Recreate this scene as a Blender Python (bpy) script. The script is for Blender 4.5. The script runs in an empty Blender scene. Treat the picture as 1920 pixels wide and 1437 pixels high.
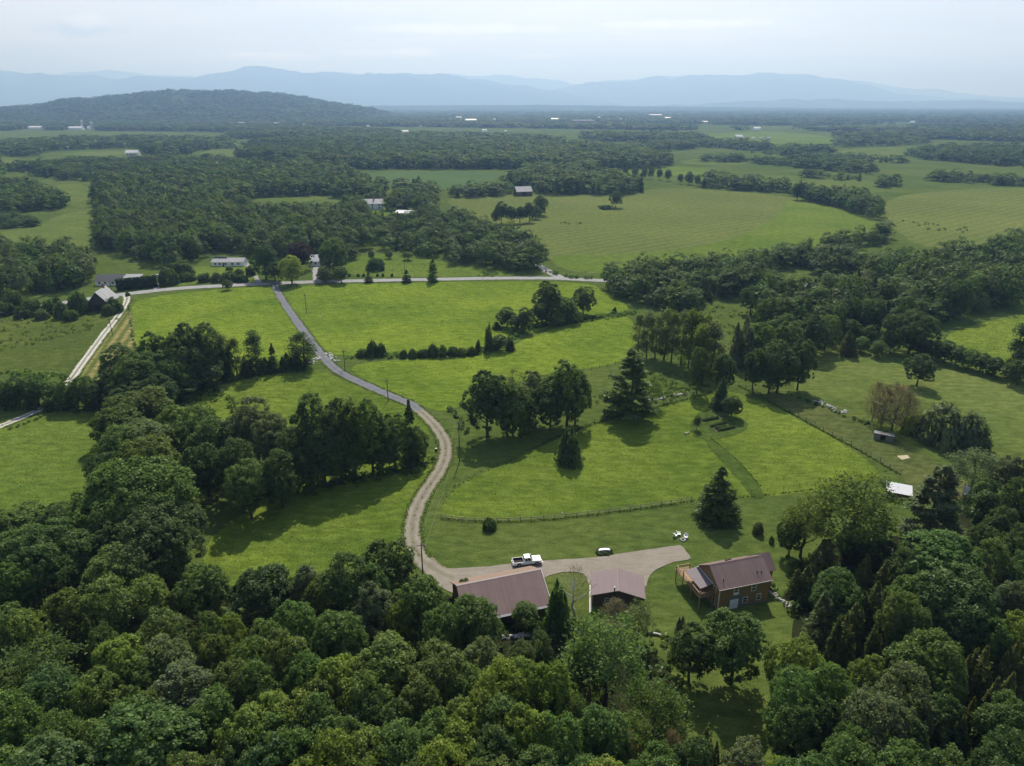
import bpy, math, random
import numpy as np
from mathutils import Vector, Matrix
from mathutils.geometry import tessellate_polygon

R = math.radians
rng = np.random.default_rng(7)
random.seed(7)
C = bpy.context.scene.collection
SC = bpy.context.scene

# ------------------------------------------------------------------ survey: photo pixel -> ground position
FPX, PITCH, EYE = 1331.0, R(21.5), 90.0
cp, sp = math.cos(PITCH), math.sin(PITCH)

def P(x, y, z=0.0):
    u = (x - 960) / FPX; v = -(y - 718.5) / FPX
    dx, dy, dz = u, cp + v * sp, -sp + v * cp
    t = (z - EYE) / dz
    return np.array([dx * t, dy * t, z])

def proj(a):
    a = np.asarray(a, float)
    zz = a[..., 2] - EYE
    fw = a[..., 1] * cp - zz * sp
    up = a[..., 1] * sp + zz * cp
    return 960 + FPX * a[..., 0] / fw, 718.5 - FPX * up / fw, fw

def height_at(yd, ypx):
    v = -(ypx - 718.5) / FPX
    return EYE + yd / (cp + v * sp) * (-sp + v * cp)

def PP(pts, z=0.0):
    return [P(x, y, z) for x, y in pts]

# ------------------------------------------------------------------ mesh helpers
class MB:
    def __init__(s): s.v = []; s.f = []; s.mi = []; s.cur = 0
    def add(s, vs, fs):
        b = len(s.v); s.v += [tuple(float(c) for c in q) for q in vs]
        s.f += [tuple(b + i for i in f) for f in fs]; s.mi += [s.cur] * len(fs); return s
    def box(s, x0, x1, y0, y1, z0, z1):
        return s.add([(x0,y0,z0),(x1,y0,z0),(x1,y1,z0),(x0,y1,z0),(x0,y0,z1),(x1,y0,z1),(x1,y1,z1),(x0,y1,z1)],
                     [(0,3,2,1),(4,5,6,7),(0,1,5,4),(1,2,6,5),(2,3,7,6),(3,0,4,7)])
    def slab(s, quad, t):
        """a sloping plate: four corners and a thickness downward"""
        q = [Vector(p) for p in quad]; n = (q[1]-q[0]).cross(q[3]-q[0]).normalized()
        if n.z < 0: n = -n
        lo = [p - n * t for p in q]
        return s.add(q + lo, [(0,1,2,3),(7,6,5,4),(0,4,5,1),(1,5,6,2),(2,6,7,3),(3,7,4,0)])
    def prism(s, prof, y0, y1):
        """profile in x,z extruded along y"""
        n = len(prof)
        return s.add([(x,y0,z) for x,z in prof]+[(x,y1,z) for x,z in prof],
                     [tuple(range(n))[::-1], tuple(range(n,2*n))]+[(i,(i+1)%n,n+(i+1)%n,n+i) for i in range(n)])
    def tube(s, pts, rad, n=6, cap=True):
        pts = [Vector(p) for p in pts]; rings = []
        if not hasattr(rad, '__len__'): rad = [rad]*len(pts)
        for i, p in enumerate(pts):
            d = (pts[min(i+1,len(pts)-1)] - pts[max(i-1,0)]).normalized()
            a = d.cross(Vector((0,0,1)) if abs(d.z) < .9 else Vector((1,0,0))).normalized(); b = d.cross(a)
            rings.append([p + (a*math.cos(2*math.pi*k/n) + b*math.sin(2*math.pi*k/n))*rad[i] for k in range(n)])
        vs = [q for r in rings for q in r]; fs = []
        for i in range(len(pts)-1):
            for k in range(n):
                fs.append((i*n+k, i*n+(k+1)%n, (i+1)*n+(k+1)%n, (i+1)*n+k))
        if cap: fs += [tuple(range(n))[::-1], tuple((len(pts)-1)*n+k for k in range(n))]
        return s.add(vs, fs)
    def lump(s, c, r, seed=0, sq=(1,1,1)):
        """a rough stone"""
        rr = random.Random(seed); t = (1+5**.5)/2
        base = [(-1,t,0),(1,t,0),(-1,-t,0),(1,-t,0),(0,-1,t),(0,1,t),(0,-1,-t),(0,1,-t),(t,0,-1),(t,0,1),(-t,0,-1),(-t,0,1)]
        fs = [(0,11,5),(0,5,1),(0,1,7),(0,7,10),(0,10,11),(1,5,9),(5,11,4),(11,10,2),(10,7,6),(7,1,8),(3,9,4),(3,4,2),(3,2,6),(3,6,8),(3,8,9),(4,9,5),(2,4,11),(6,2,10),(8,6,7),(9,8,1)]
        vs = []
        for b in base:
            k = r*(.8+.4*rr.random())/1.9
            vs.append((c[0]+b[0]*k*sq[0], c[1]+b[1]*k*sq[1], c[2]+b[2]*k*sq[2]))
        return s.add(vs, fs)
    def mesh(s, name, mats):
        m = bpy.data.meshes.new(name); m.from_pydata(s.v, [], s.f)
        for k in (mats if isinstance(mats, (list, tuple)) else [mats]): m.materials.append(k)
        if max(s.mi, default=0): m.polygons.foreach_set('material_index', s.mi)
        m.update(); return m
    def build(s, name, mats, parent=None, loc=None, rz=0):
        o = bpy.data.objects.new(name, s.mesh(name, mats)); C.objects.link(o)
        if parent is not None: o.parent = parent
        if loc is not None: o.location = loc
        o.rotation_euler.z = rz
        return o

def np_mesh(name, V, F, mat, cols=None, fl=None):
    """quads/tris from arrays; cols: per point colour; fl: {name: per-point float}"""
    m = bpy.data.meshes.new(name); k = F.shape[1]
    m.vertices.add(len(V)); m.vertices.foreach_set('co', np.ascontiguousarray(V, dtype=np.float32).ravel())
    m.loops.add(F.size); m.loops.foreach_set('vertex_index', np.ascontiguousarray(F, dtype=np.int32).ravel())
    m.polygons.add(len(F)); m.polygons.foreach_set('loop_start', np.arange(0, F.size, k, dtype=np.int32))
    if cols is not None:
        a = m.attributes.new('tint', 'FLOAT_COLOR', 'POINT')
        c4 = np.ones((len(V), 4), np.float32); c4[:, :3] = cols; a.data.foreach_set('color', c4.ravel())
    for n, arr in (fl or {}).items():
        a = m.attributes.new(n, 'FLOAT', 'POINT'); a.data.foreach_set('value', np.ascontiguousarray(arr, dtype=np.float32))
    m.materials.append(mat); m.update(calc_edges=True); return m

def link(name, mesh, parent=None, loc=None):
    o = bpy.data.objects.new(name, mesh); C.objects.link(o)
    if parent is not None: o.parent = parent
    if loc is not None: o.location = loc
    return o

def thing(name, label, cat, loc=(0,0,0), rz=0, group=None):
    o = bpy.data.objects.new(name, None); C.objects.link(o); o.empty_display_size = .5
    o.location = loc; o.rotation_euler.z = rz
    return tag(o, label, cat, group)

LABELS = []
def tag(o, label=None, cat=None, group=None, kind=None):
    if label: o['label'] = label; LABELS.append(label)
    if cat: o['category'] = cat
    if group: o['group'] = group
    if kind: o['kind'] = kind
    return o

def ordn(n):
    return '%d%s' % (n, 'th' if 10 <= n % 100 <= 20 else {1:'st',2:'nd',3:'rd'}.get(n % 10, 'th'))

# ------------------------------------------------------------------ materials
def new_mat(name):
    m = bpy.data.materials.new(name); m.use_nodes = True; nt = m.node_tree; nt.nodes.clear()
    out = nt.nodes.new('ShaderNodeOutputMaterial'); return m, nt, out

def nd(nt, t, **kw):
    n = nt.nodes.new(t)
    for k, v in kw.items():
        if k.startswith('i_'):
            key = k[2:]; key = int(key) if key.isdigit() else key.replace('_', ' ')
            n.inputs[key].default_value = v
        else: setattr(n, k, v)
    return n

def noise(nt, vec, scale, detail=3, rough=.55):
    n = nd(nt, 'ShaderNodeTexNoise', i_Scale=scale, i_Detail=detail, i_Roughness=rough); nt.links.new(vec, n.inputs['Vector']); return n.outputs['Fac']

def ramp(nt, fac, stops):
    r = nd(nt, 'ShaderNodeValToRGB'); nt.links.new(fac, r.inputs[0]); e = r.color_ramp.elements
    while len(e) < len(stops): e.new(.5)
    for el, (p, c) in zip(e, stops):
        el.position = p; el.color = (c, c, c, 1) if not hasattr(c, '__len__') else (*c, 1)
    return r.outputs[0]

def mixc(nt, fac, a, b, mode='MIX'):
    m = nd(nt, 'ShaderNodeMix', data_type='RGBA', blend_type=mode)
    for s, v in ((m.inputs[0], fac), (m.inputs[6], a), (m.inputs[7], b)):
        if hasattr(v, 'is_linked'): nt.links.new(v, s)
        elif hasattr(v, '__len__'): s.default_value = (*v, 1)
        else: s.default_value = v
    return m.outputs[2]

def mth(nt, op, a, b=0.0):
    m = nd(nt, 'ShaderNodeMath', operation=op)
    for s, v in ((m.inputs[0], a), (m.inputs[1], b)):
        if hasattr(v, 'is_linked'): nt.links.new(v, s)
        else: s.default_value = v
    return m.outputs[0]

def bump(nt, h, strength, dist):
    b = nd(nt, 'ShaderNodeBump', i_Strength=strength, i_Distance=dist); nt.links.new(h, b.inputs['Height']); return b.outputs[0]

def simple_mat(name, col, rough=.6, var=.18, scale=1.5, metal=0.0, spec=.3, obj=True):
    m, nt, out = new_mat(name)
    tc = nd(nt, 'ShaderNodeTexCoord').outputs['Object']
    f = noise(nt, tc, scale, 4)
    c = mixc(nt, f, [k*(1-var) for k in col], [min(1, k*(1+var)) for k in col])
    b = nd(nt, 'ShaderNodeBsdfPrincipled', i_Roughness=rough, i_Metallic=metal)
    b.inputs['Specular IOR Level'].default_value = spec
    nt.links.new(c, b.inputs['Base Color']); nt.links.new(b.outputs[0], out.inputs[0]); return m

def board_mat(name, a, b, axis, width, rough=.8, ridge=.3, depth=.03):
    """boards or sheet-metal ribs: a repeat along one object axis, tone varying per board"""
    m, nt, out = new_mat(name)
    tc = nd(nt, 'ShaderNodeTexCoord').outputs['Object']
    sx = nd(nt, 'ShaderNodeSeparateXYZ'); nt.links.new(tc, sx.inputs[0])
    t = mth(nt, 'DIVIDE', sx.outputs[axis], width)
    fl = mth(nt, 'FLOOR', t); fr = mth(nt, 'FRACT', t)
    wn = nd(nt, 'ShaderNodeTexWhiteNoise', noise_dimensions='1D'); nt.links.new(fl, wn.inputs['W'])
    n2 = mth(nt, 'ADD', mth(nt, 'MULTIPLY', noise(nt, tc, 2.5, 5, .65), .45), mth(nt, 'MULTIPLY', ramp(nt, noise(nt, tc, .32, 4, .6), [(.35, 0), (.65, 1)]), .55))
    f = mth(nt, 'ADD', mth(nt, 'MULTIPLY', wn.outputs[0], .4), mth(nt, 'MULTIPLY', n2, .6))
    c = mixc(nt, f, a, b)
    gap = ramp(nt, fr, [(0, .45), (.08, 1), (.92, 1), (1, .45)])
    c = mixc(nt, ridge, c, gap, 'MULTIPLY')
    bs = nd(nt, 'ShaderNodeBsdfPrincipled', i_Roughness=rough); bs.inputs['Specular IOR Level'].default_value = .3
    nt.links.new(bump(nt, gap, .5, depth), bs.inputs['Normal'])
    nt.links.new(c, bs.inputs['Base Color']); nt.links.new(bs.outputs[0], out.inputs[0]); return m

def grass_mat(name, a, b, dry=(.16,.145,.05), big=.012, streak=None, dryamt=.25, bstr=.2):
    """grassland: broad patches, tufts, seed-head streaks; streak=(angle, spacing, strength) adds mowing lines"""
    m, nt, out = new_mat(name)
    pos = nd(nt, 'ShaderNodeNewGeometry').outputs['Position']
    mp = nd(nt, 'ShaderNodeMapping'); nt.links.new(pos, mp.inputs[0]); mp.inputs['Scale'].default_value = (.45, 1.0, 1.0); mp.inputs['Rotation'].default_value = (0,0,.3)
    nb = noise(nt, pos, big, 4, .6)
    nm = noise(nt, mp.outputs[0], .11, 4, .65)
    ns = noise(nt, mp.outputs[0], .55, 3, .7)
    nf = noise(nt, pos, 2.6, 3, .7)
    f = mth(nt, 'ADD', mth(nt, 'MULTIPLY', ramp(nt, nb, [(.38,0),(.64,1)]), .62), mth(nt, 'MULTIPLY', ramp(nt, nm, [(.35,0),(.65,1)]), .38))
    c = mixc(nt, f, a, b)
    d = ramp(nt, mth(nt, 'ADD', mth(nt,'MULTIPLY',nb,.5), mth(nt,'MULTIPLY',ns,.5)), [(.5,0),(.68,1)])
    c = mixc(nt, mth(nt, 'MULTIPLY', d, dryamt), c, dry)
    if streak:
        ang, spc, st = streak
        m2 = nd(nt, 'ShaderNodeMapping'); nt.links.new(pos, m2.inputs[0]); m2.inputs['Rotation'].default_value = (0,0,ang)
        sx = nd(nt, 'ShaderNodeSeparateXYZ'); nt.links.new(m2.outputs[0], sx.inputs[0])
        wob = mth(nt, 'ADD', mth(nt, 'DIVIDE', sx.outputs[0], spc), mth(nt, 'MULTIPLY', nm, .35))
        tri = mth(nt, 'PINGPONG', wob, .5)
        s = ramp(nt, tri, [(.1,0),(.4,1)])
        c = mixc(nt, mth(nt, 'MULTIPLY', mth(nt, 'MULTIPLY', s, st), ramp(nt, ns, [(.3,.3),(.6,1)])), c, streak_col.get(name, (.11,.15,.035)))
    v = mth(nt, 'ADD', mth(nt, 'MULTIPLY', ramp(nt, nf, [(.34,.55),(.66,1.42)]), .5), mth(nt, 'MULTIPLY', ramp(nt, ns, [(.33,.5),(.67,1.5)]), .5))
    cc = nd(nt, 'ShaderNodeCombineColor')
    for i in range(3): nt.links.new(v, cc.inputs[i])
    c = mixc(nt, 1.0, c, cc.outputs[0], 'MULTIPLY')
    bs = nd(nt, 'ShaderNodeBsdfDiffuse', i_Roughness=.4)
    h = mth(nt, 'ADD', mth(nt, 'MULTIPLY', nf, .22), mth(nt, 'MULTIPLY', ns, .6))
    nt.links.new(bump(nt, h, bstr, 1.0), bs.inputs['Normal'])
    nt.links.new(c, bs.inputs[0]); nt.links.new(bs.outputs[0], out.inputs[0]); return m

def foliage_mat(name, from_attr):
    m, nt, out = new_mat(name)
    if from_attr:
        c = nd(nt, 'ShaderNodeAttribute', attribute_name='tint').outputs['Color']
    else:
        oi = nd(nt, 'ShaderNodeObjectInfo'); lv = nd(nt, 'ShaderNodeAttribute', attribute_name='leaf')
        k = mth(nt, 'ADD', mth(nt, 'MULTIPLY', lv.outputs['Fac'], .75), .62)
        cc = nd(nt, 'ShaderNodeCombineColor')
        nt.links.new(mth(nt,'MULTIPLY',k,mth(nt,'ADD',.94,mth(nt,'MULTIPLY',lv.outputs['Fac'],.14))), cc.inputs[0]); nt.links.new(k, cc.inputs[1]); nt.links.new(k, cc.inputs[2])
        c = mixc(nt, 1.0, oi.outputs['Color'], cc.outputs[0], 'MULTIPLY')
    d = nd(nt, 'ShaderNodeBsdfDiffuse'); nt.links.new(c, d.inputs[0])
    t = nd(nt, 'ShaderNodeBsdfTranslucent'); nt.links.new(mixc(nt, 1.0, c, (1.7, 1.75, .8), 'MULTIPLY'), t.inputs[0])
    g = nd(nt, 'ShaderNodeBsdfGlossy', i_Roughness=.45); g.inputs[0].default_value = (.5,.6,.4,1)
    a = nd(nt, 'ShaderNodeMixShader', i_0=.44); nt.links.new(d.outputs[0], a.inputs[1]); nt.links.new(t.outputs[0], a.inputs[2])
    b = nd(nt, 'ShaderNodeMixShader', i_0=.018); nt.links.new(a.outputs[0], b.inputs[1]); nt.links.new(g.outputs[0], b.inputs[2])
    nt.links.new(b.outputs[0], out.inputs[0]); return m

def road_mat(name, base, edge, track, tamt):
    """worn carriageway: wheel tracks and verge tint follow the 'across' coordinate of the ribbon"""
    m, nt, out = new_mat(name)
    pos = nd(nt, 'ShaderNodeNewGeometry').outputs['Position']
    ac = nd(nt, 'ShaderNodeAttribute', attribute_name='across').outputs['Fac']
    n1 = noise(nt, pos, .35, 4, .6); n2 = noise(nt, pos, 3.5, 4, .75)
    ab = mth(nt, 'ABSOLUTE', mth(nt, 'ADD', ac, mth(nt, 'MULTIPLY', mth(nt,'SUBTRACT',n1,.5), .35)))
    tr = ramp(nt, ab, [(.0,.0),(.12,.05),(.42,1),(.55,1),(.8,.1),(1,0)])
    c = mixc(nt, mth(nt, 'MULTIPLY', tr, tamt), base, track)
    c = mixc(nt, ramp(nt, ab, [(.78,0),(1.05,.85)]), c, edge)
    v = ramp(nt, mth(nt, 'ADD', mth(nt,'MULTIPLY',n1,.5), mth(nt,'MULTIPLY',n2,.5)), [(.3,.72),(.7,1.2)])
    c = mixc(nt, 1.0, c, v, 'MULTIPLY')
    bs = nd(nt, 'ShaderNodeBsdfDiffuse'); nt.links.new(c, bs.inputs[0])
    nt.links.new(bump(nt, n2, .4, .05), bs.inputs['Normal']); nt.links.new(bs.outputs[0], out.inputs[0]); return m

def gravel_mat(name, a, b, edge):
    m, nt, out = new_mat(name)
    pos = nd(nt, 'ShaderNodeNewGeometry').outputs['Position']
    mp = nd(nt, 'ShaderNodeMapping'); nt.links.new(pos, mp.inputs[0]); mp.inputs['Scale'].default_value = (.22,1,1); mp.inputs['Rotation'].default_value=(0,0,-.15)
    n1 = noise(nt, pos, .18, 4, .6); n2 = noise(nt, mp.outputs[0], 1.1, 4, .7); n3 = noise(nt, pos, 5.0, 3, .8)
    c = mixc(nt, ramp(nt, mth(nt,'ADD',mth(nt,'MULTIPLY',n1,.4),mth(nt,'MULTIPLY',n2,.6)), [(.35,0),(.65,1)]), a, b)
    c = mixc(nt, mth(nt,'MULTIPLY', ramp(nt, n2, [(.56,0),(.7,1)]), .35), c, edge)
    c = mixc(nt, 1.0, c, ramp(nt, n3, [(.3,.78),(.7,1.18)]), 'MULTIPLY')
    bs = nd(nt, 'ShaderNodeBsdfDiffuse'); nt.links.new(c, bs.inputs[0])
    nt.links.new(bump(nt, n3, .4, .04), bs.inputs['Normal']); nt.links.new(bs.outputs[0], out.inputs[0]); return m

_a, _b = P(150, 715), P(243, 578); HAYANG = math.asin((_b-_a)[0]/np.linalg.norm(_b-_a))
streak_col = {'hay_meadow': (.22,.27,.05), 'meadow_grass': (.19,.235,.045), 'fresh_field': (.17,.21,.045)}
M = {}
M['leaf'] = foliage_mat('leaves', False)
M['leafm'] = foliage_mat('woodland_leaves', True)
M['bark'] = simple_mat('bark', (.075,.06,.048), .9, .35, 6)
M['pale_bark'] = simple_mat('pale_bark', (.5,.48,.45), .85, .3, 5)
M['dead_bark'] = simple_mat('dead_twigs', (.16,.125,.11), .9, .3, 5)

# ------------------------------------------------------------------ foliage geometry
def unit(a): return a / np.maximum(np.linalg.norm(a, axis=-1, keepdims=True), 1e-9)

def sphere(r, n):
    i = np.arange(n) + .5
    ph = np.arccos(1 - 2*i/n); th = math.pi*(1+5**.5)*i + r.random()*6.28
    d = np.stack([np.cos(th)*np.sin(ph), np.sin(th)*np.sin(ph), np.cos(ph)], 1)
    return unit(d + r.normal(0, .16, d.shape))

def cards(r, c, n, size, aspect=.65, along=None):
    """one small leaf-spray face per centre"""
    n = unit(n)
    t = r.normal(size=n.shape) if along is None else along + r.normal(0, .25, n.shape)
    a = unit(t - n * (t*n).sum(1, keepdims=True)); b = np.cross(n, a)
    s = size[:, None] * .5
    k = 1 + .5*(r.random((len(c), 4)) - .5)
    q = [c - a*s*k[:, 0:1] - b*s*aspect, c + a*s*k[:, 1:2]*.9 - b*s*aspect*k[:, 2:3], c + a*s*k[:, 2:3] + b*s*aspect*.8, c - a*s*.9 + b*s*aspect*k[:, 3:4]]
    V = np.stack(q, 1).reshape(-1, 3)
    return V, np.arange(len(V)).reshape(-1, 4)

def shell(r, cen, rad, per, leaf, up=.45, back=-.35, flat=.85, jit=.45):
    """leaf sprays over the outer side of each clump"""
    n = len(cen)
    d = unit(r.normal(size=(n, per, 3)) + np.array([0, 0, up]))
    out = unit(cen - np.array([0, 0, cen[:, 2].mean()*.75]))[:, None, :]
    dot = (d*out).sum(2, keepdims=True)
    d = unit(np.where(dot < back, d - 1.4*dot*out, d))
    c = cen[:, None, :] + d * rad[:, None, None] * ((.62 + .45*r.random((n, per, 1))) if jit < .3 else (.38+.82*r.random((n, per, 1))**.7)) * np.array([1, 1, flat])
    nn = unit(d*.75 + out*(.25 if jit > .3 else .9) + np.array([0, 0, .35]) + r.normal(0, jit, d.shape))
    c = c.reshape(-1, 3); nn = nn.reshape(-1, 3)
    return c, nn, leaf * (.65 + .7*r.random(len(c)))

def crown_round(seed, Rr=5.5, H=16.0, base=.06, ncl=290, per=56, leaf=.27, cl=(.45, .95), lobes=7, inner=520, spread=.5, lr=.56, jit=.45):
    """a crown of several limbs' worth of foliage: lobes, each carrying many clumps of leaf sprays"""
    r = np.random.default_rng(seed)
    zc = H*(base+1)/2; cz = H*(1-base)/2; S = np.array([Rr, Rr, cz])
    a = np.arange(lobes)*2.4+r.random()*6; t = (np.arange(lobes)+.5)/lobes
    lc = np.stack([np.cos(a)*spread*np.sin(t*math.pi)**.6, np.sin(a)*spread*np.sin(t*math.pi)**.6, 1.05*t-.55+r.normal(0, .06, lobes)], 1)
    lc[:, :2] *= r.uniform(.7, 1.15, (lobes, 1)); rl = lr*r.uniform(.78, 1.12, lobes); lc[-1] = [r.normal(0, .12), r.normal(0, .12), .46]
    d = sphere(r, int(ncl*2.4)); k = r.integers(0, lobes, len(d)); p = lc[k]+d*rl[k][:, None]*r.uniform(.86, 1.06, (len(d), 1))
    deep = np.min(np.where(np.arange(lobes)[None] == k[:, None], 9, np.linalg.norm(p[:, None]-lc[None], axis=2)/rl[None]), 1)
    p = p[(deep > .86) & (p[:, 2] > -1.0)]; p = p[:ncl] if len(p) > ncl else p
    cen = p*S+np.array([0, 0, zc]); cen[:, 2] = np.minimum(cen[:, 2], H-.3)
    rad = cl[0]*.8+(cl[1]*1.15-cl[0]*.8)*r.random(len(cen))**1.6
    c, n, sz = shell(r, cen, rad, per, leaf, jit=jit)
    if inner:
        e = unit(r.normal(size=(inner, 3)))*(.2+.42*r.random((inner, 1)))
        c = np.concatenate([c, e*S+np.array([0, 0, zc])]); n = np.concatenate([n, e+r.normal(0, .3, e.shape)]); sz = np.concatenate([sz, min(1.2, leaf*3)*np.ones(inner)])
    c[:, 2] = np.maximum(c[:, 2], .15)
    return cards(r, c, n, sz)

def crown_airy(seed, Rr=5.0, H=16.0, base=.16, ncl=84, per=76, leaf=.32, droop=.5):
    """loose crown of separate drooping sprays"""
    r = np.random.default_rng(seed)
    d = sphere(r, ncl); d = d[d[:, 2] > -.7]
    zc = H*(base+1)/2; cz = H*(1-base)/2
    rf = .45 + .55*r.random(len(d))
    cen = np.stack([d[:, 0]*Rr*rf, d[:, 1]*Rr*rf, zc + d[:, 2]*(cz-.6)*rf], 1)
    n = len(cen); q = r.normal(0, 1, (n, per, 3))*np.array([.62, .62, .5])*(.7+.6*r.random((n, 1, 1)))
    q[:, :, 2] -= droop*(q[:, :, 0]**2+q[:, :, 1]**2)*.6
    c = (cen[:, None, :] + q).reshape(-1, 3)
    nn = r.normal(0, .7, c.shape) + np.array([0, 0, .5])
    return cards(r, c, nn, leaf*(.6+.8*r.random(len(c))), .5)

def crown_poplar(seed, Rr=2.6, H=19.0, base=.16, ncl=60, per=62, leaf=.34):
    r = np.random.default_rng(seed)
    t = np.sort(r.random(ncl)); z = H*(base + (1-base)*t)
    w = Rr*np.sin(np.clip(.18+.8*t, 0, 1)*math.pi)**.7*(.3+.7*r.random(ncl)); a = r.random(ncl)*6.28
    cen = np.stack([np.cos(a)*w, np.sin(a)*w, z], 1)
    q = r.normal(0, 1, (ncl, per, 3))*np.array([.5, .5, .62])
    c = (cen[:, None]+q).reshape(-1, 3); nn = r.normal(0, .8, c.shape)+np.array([0, 0, .35])
    return cards(r, c, nn, leaf*(.6+.8*r.random(len(c))), .6)

def crown_spruce(seed, Rr=3.6, H=13.0, n=6500, leaf=.42, base=.04, ex=.8, drop=.28):
    r = np.random.default_rng(seed)
    nb = 150; bt = np.sort(r.random(nb)**1.25); ba = r.random(nb)*6.28; bl = .72+.34*r.random(nb)
    k = r.integers(0, nb, n); s = r.random(n)**.55
    rm = Rr*(1-bt[k]**1.15)**ex*bl[k]*(1-.12*(bt[k] < .12)) + .12
    ang = ba[k] + r.normal(0, .13, n); rr = rm*s
    z = H*(base+(1-base)*bt[k]) - drop*rr + .1*rm*s*s + r.normal(0, .14, n)
    c = np.stack([np.cos(ang)*rr, np.sin(ang)*rr, np.maximum(z, .1)], 1) + r.normal(0, .1, (n, 3))*np.array([1, 1, .4])
    out = np.stack([np.cos(ang), np.sin(ang), np.zeros(n)], 1)
    nn = np.array([0, 0, .8]) + out*.55 + r.normal(0, .4, c.shape)
    return cards(r, c, nn, leaf*(.6+.8*r.random(n)), .45, out - np.array([0, 0, .3]))

def crown_pine(seed, Rr=4.6, H=21.0, base=.05, nbr=104, per=125, leaf=.40):
    r = np.random.default_rng(seed); cs = []; ns = []
    for i in range(nbr):
        t = (i+.5*r.random())/nbr; z = H*(base+(1-base)*t*.985); a = r.random()*6.28
        L = Rr*((1-t)**.62)*(.55+.6*r.random())*(1 if t > .1 else .8)+.35
        m = max(24, int(per*(.4+L/Rr)))
        s = .35+.65*r.random(m)**.7
        sp_ = .28+.5*s*L*.36
        x = s*L; y = r.normal(0, 1, m)*sp_*.55
        zz = z + .22*x*(1 if t > .4 else .35) + r.normal(0, .2, m)
        cs.append(np.stack([np.cos(a)*x-np.sin(a)*y, np.sin(a)*x+np.cos(a)*y, zz], 1))
        ns.append(np.tile([math.cos(a)*.3, math.sin(a)*.3, 1.0], (m, 1)) + r.normal(0, .45, (m, 3)))
    c = np.concatenate(cs); return cards(r, c, np.concatenate(ns), leaf*(.6+.8*r.random(len(c))), .5)

def crown_cedar(seed, Rr=2.6, H=10.0, n=5200, leaf=.34, leaders=5):
    """brown-green cedar: several upright plumes in one broad spire"""
    r = np.random.default_rng(seed); cs = []; ns = []
    for j in range(leaders):
        a = r.random()*6.28; o = (0 if j == 0 else Rr*.5*(.5+.5*r.random())); h = H*(1 if j == 0 else .6+.3*r.random()); w = Rr*(.7 if j == 0 else .52)
        m = n//leaders; t = r.random(m)**1.2; an = r.random(m)*6.28
        rad = w*(1-t)**.75*(.55+.5*r.random(m))*(1+.22*np.sin(an*3+t*17+j))
        c = np.stack([math.cos(a)*o+np.cos(an)*rad, math.sin(a)*o+np.sin(an)*rad, .2+t*(h-.3)+r.normal(0, .12, m)], 1)
        cs.append(c); ns.append(np.stack([np.cos(an), np.sin(an), .55*np.ones(m)], 1)+r.normal(0, .5, (m, 3)))
    c = np.concatenate(cs); return cards(r, c, np.concatenate(ns), leaf*(.6+.8*r.random(len(c))), .5, np.array([0, 0, 1.0]))

def crown_shrub(seed, Rr=2.2, H=2.2, ncl=34, per=60, leaf=.26):
    r = np.random.default_rng(seed)
    d = sphere(r, ncl*2); d = d[d[:, 2] > -.1]
    rf = .7+.3*r.random(len(d))
    cen = np.stack([d[:, 0]*Rr*.78*rf, d[:, 1]*Rr*.78*rf, .25+np.abs(d[:, 2])*H*.74*rf], 1)
    c, n, s = shell(r, cen, .42+.3*r.random(len(d)), per, leaf)
    c[:, 2] = np.maximum(c[:, 2], .06)
    return cards(r, c, n, s)

def crown_column(seed, Rr=2.6, H=13.0, ncl=44, per=80, leaf=.38):
    """a trunk wrapped in vines"""
    r = np.random.default_rng(seed); t = np.linspace(.03, .97, ncl)
    w = Rr*(.45+.3*np.sin(t*7+seed)+.2*r.random(ncl)); a = r.random(ncl)*6.28
    cen = np.stack([np.cos(a)*w*.6+.8*np.sin(t*3)*t, np.sin(a)*w*.6, t*H], 1)
    c, n, s = shell(r, cen, .8+.5*r.random(ncl), per, leaf); c[:, 2] = np.maximum(c[:, 2], .1)
    return cards(r, c, n, s)

def twig_crown(seed, Rr=3.0, H=9.0, n=1500, leaf=1.0):
    """bare grey-brown twigs, a few dry leaves"""
    r = np.random.default_rng(seed)
    t = r.random(n)**.8; an = r.random(n)*6.28; rad = Rr*(.15+.85*np.sin(np.clip(t*.9+.08,0,1)*math.pi)**.8)*r.random(n)**.5
    c = np.stack([np.cos(an)*rad, np.sin(an)*rad, H*(.08+.9*t)], 1)
    al = np.stack([np.cos(an)*.7, np.sin(an)*.7, np.ones(n)], 1)
    return cards(r, c, r.normal(size=c.shape), leaf*(.4+.8*r.random(n)), .055, al)

def trunk_mesh(name, seed, H, rad, limbs=7, spread=3.2, top=.8, first=.25, mat='bark', lean=.5):
    rr = random.Random(seed); b = MB()
    ax = [(0, 0, -.3)]; x = y = 0
    for k in range(1, 7):
        x += rr.uniform(-.5, .5)*lean; y += rr.uniform(-.5, .5)*lean; ax.append((x, y, H*top*k/6))
    b.tube(ax, [rad*1.25]+[rad*(1-.14*k) for k in range(1, 7)], 7)
    for i in range(limbs):
        t = first+(.9-first)*(i+rr.random()*.6)/limbs; k = t*6; j = min(5, int(k)); f = k-j
        p = Vector(ax[j]).lerp(Vector(ax[j+1]), f); a = i*2.4+rr.random()
        L = spread*(1.1-t*.6)*rr.uniform(.7, 1.2)
        q = p+Vector((math.cos(a)*L*.55, math.sin(a)*L*.55, L*.45)); e = p+Vector((math.cos(a)*L, math.sin(a)*L, L*(.95)))
        b.tube([p, q, e], [rad*.5*(1.05-t), rad*.33*(1.05-t), rad*.1], 5)
    return b.mesh(name, M[mat])

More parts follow.
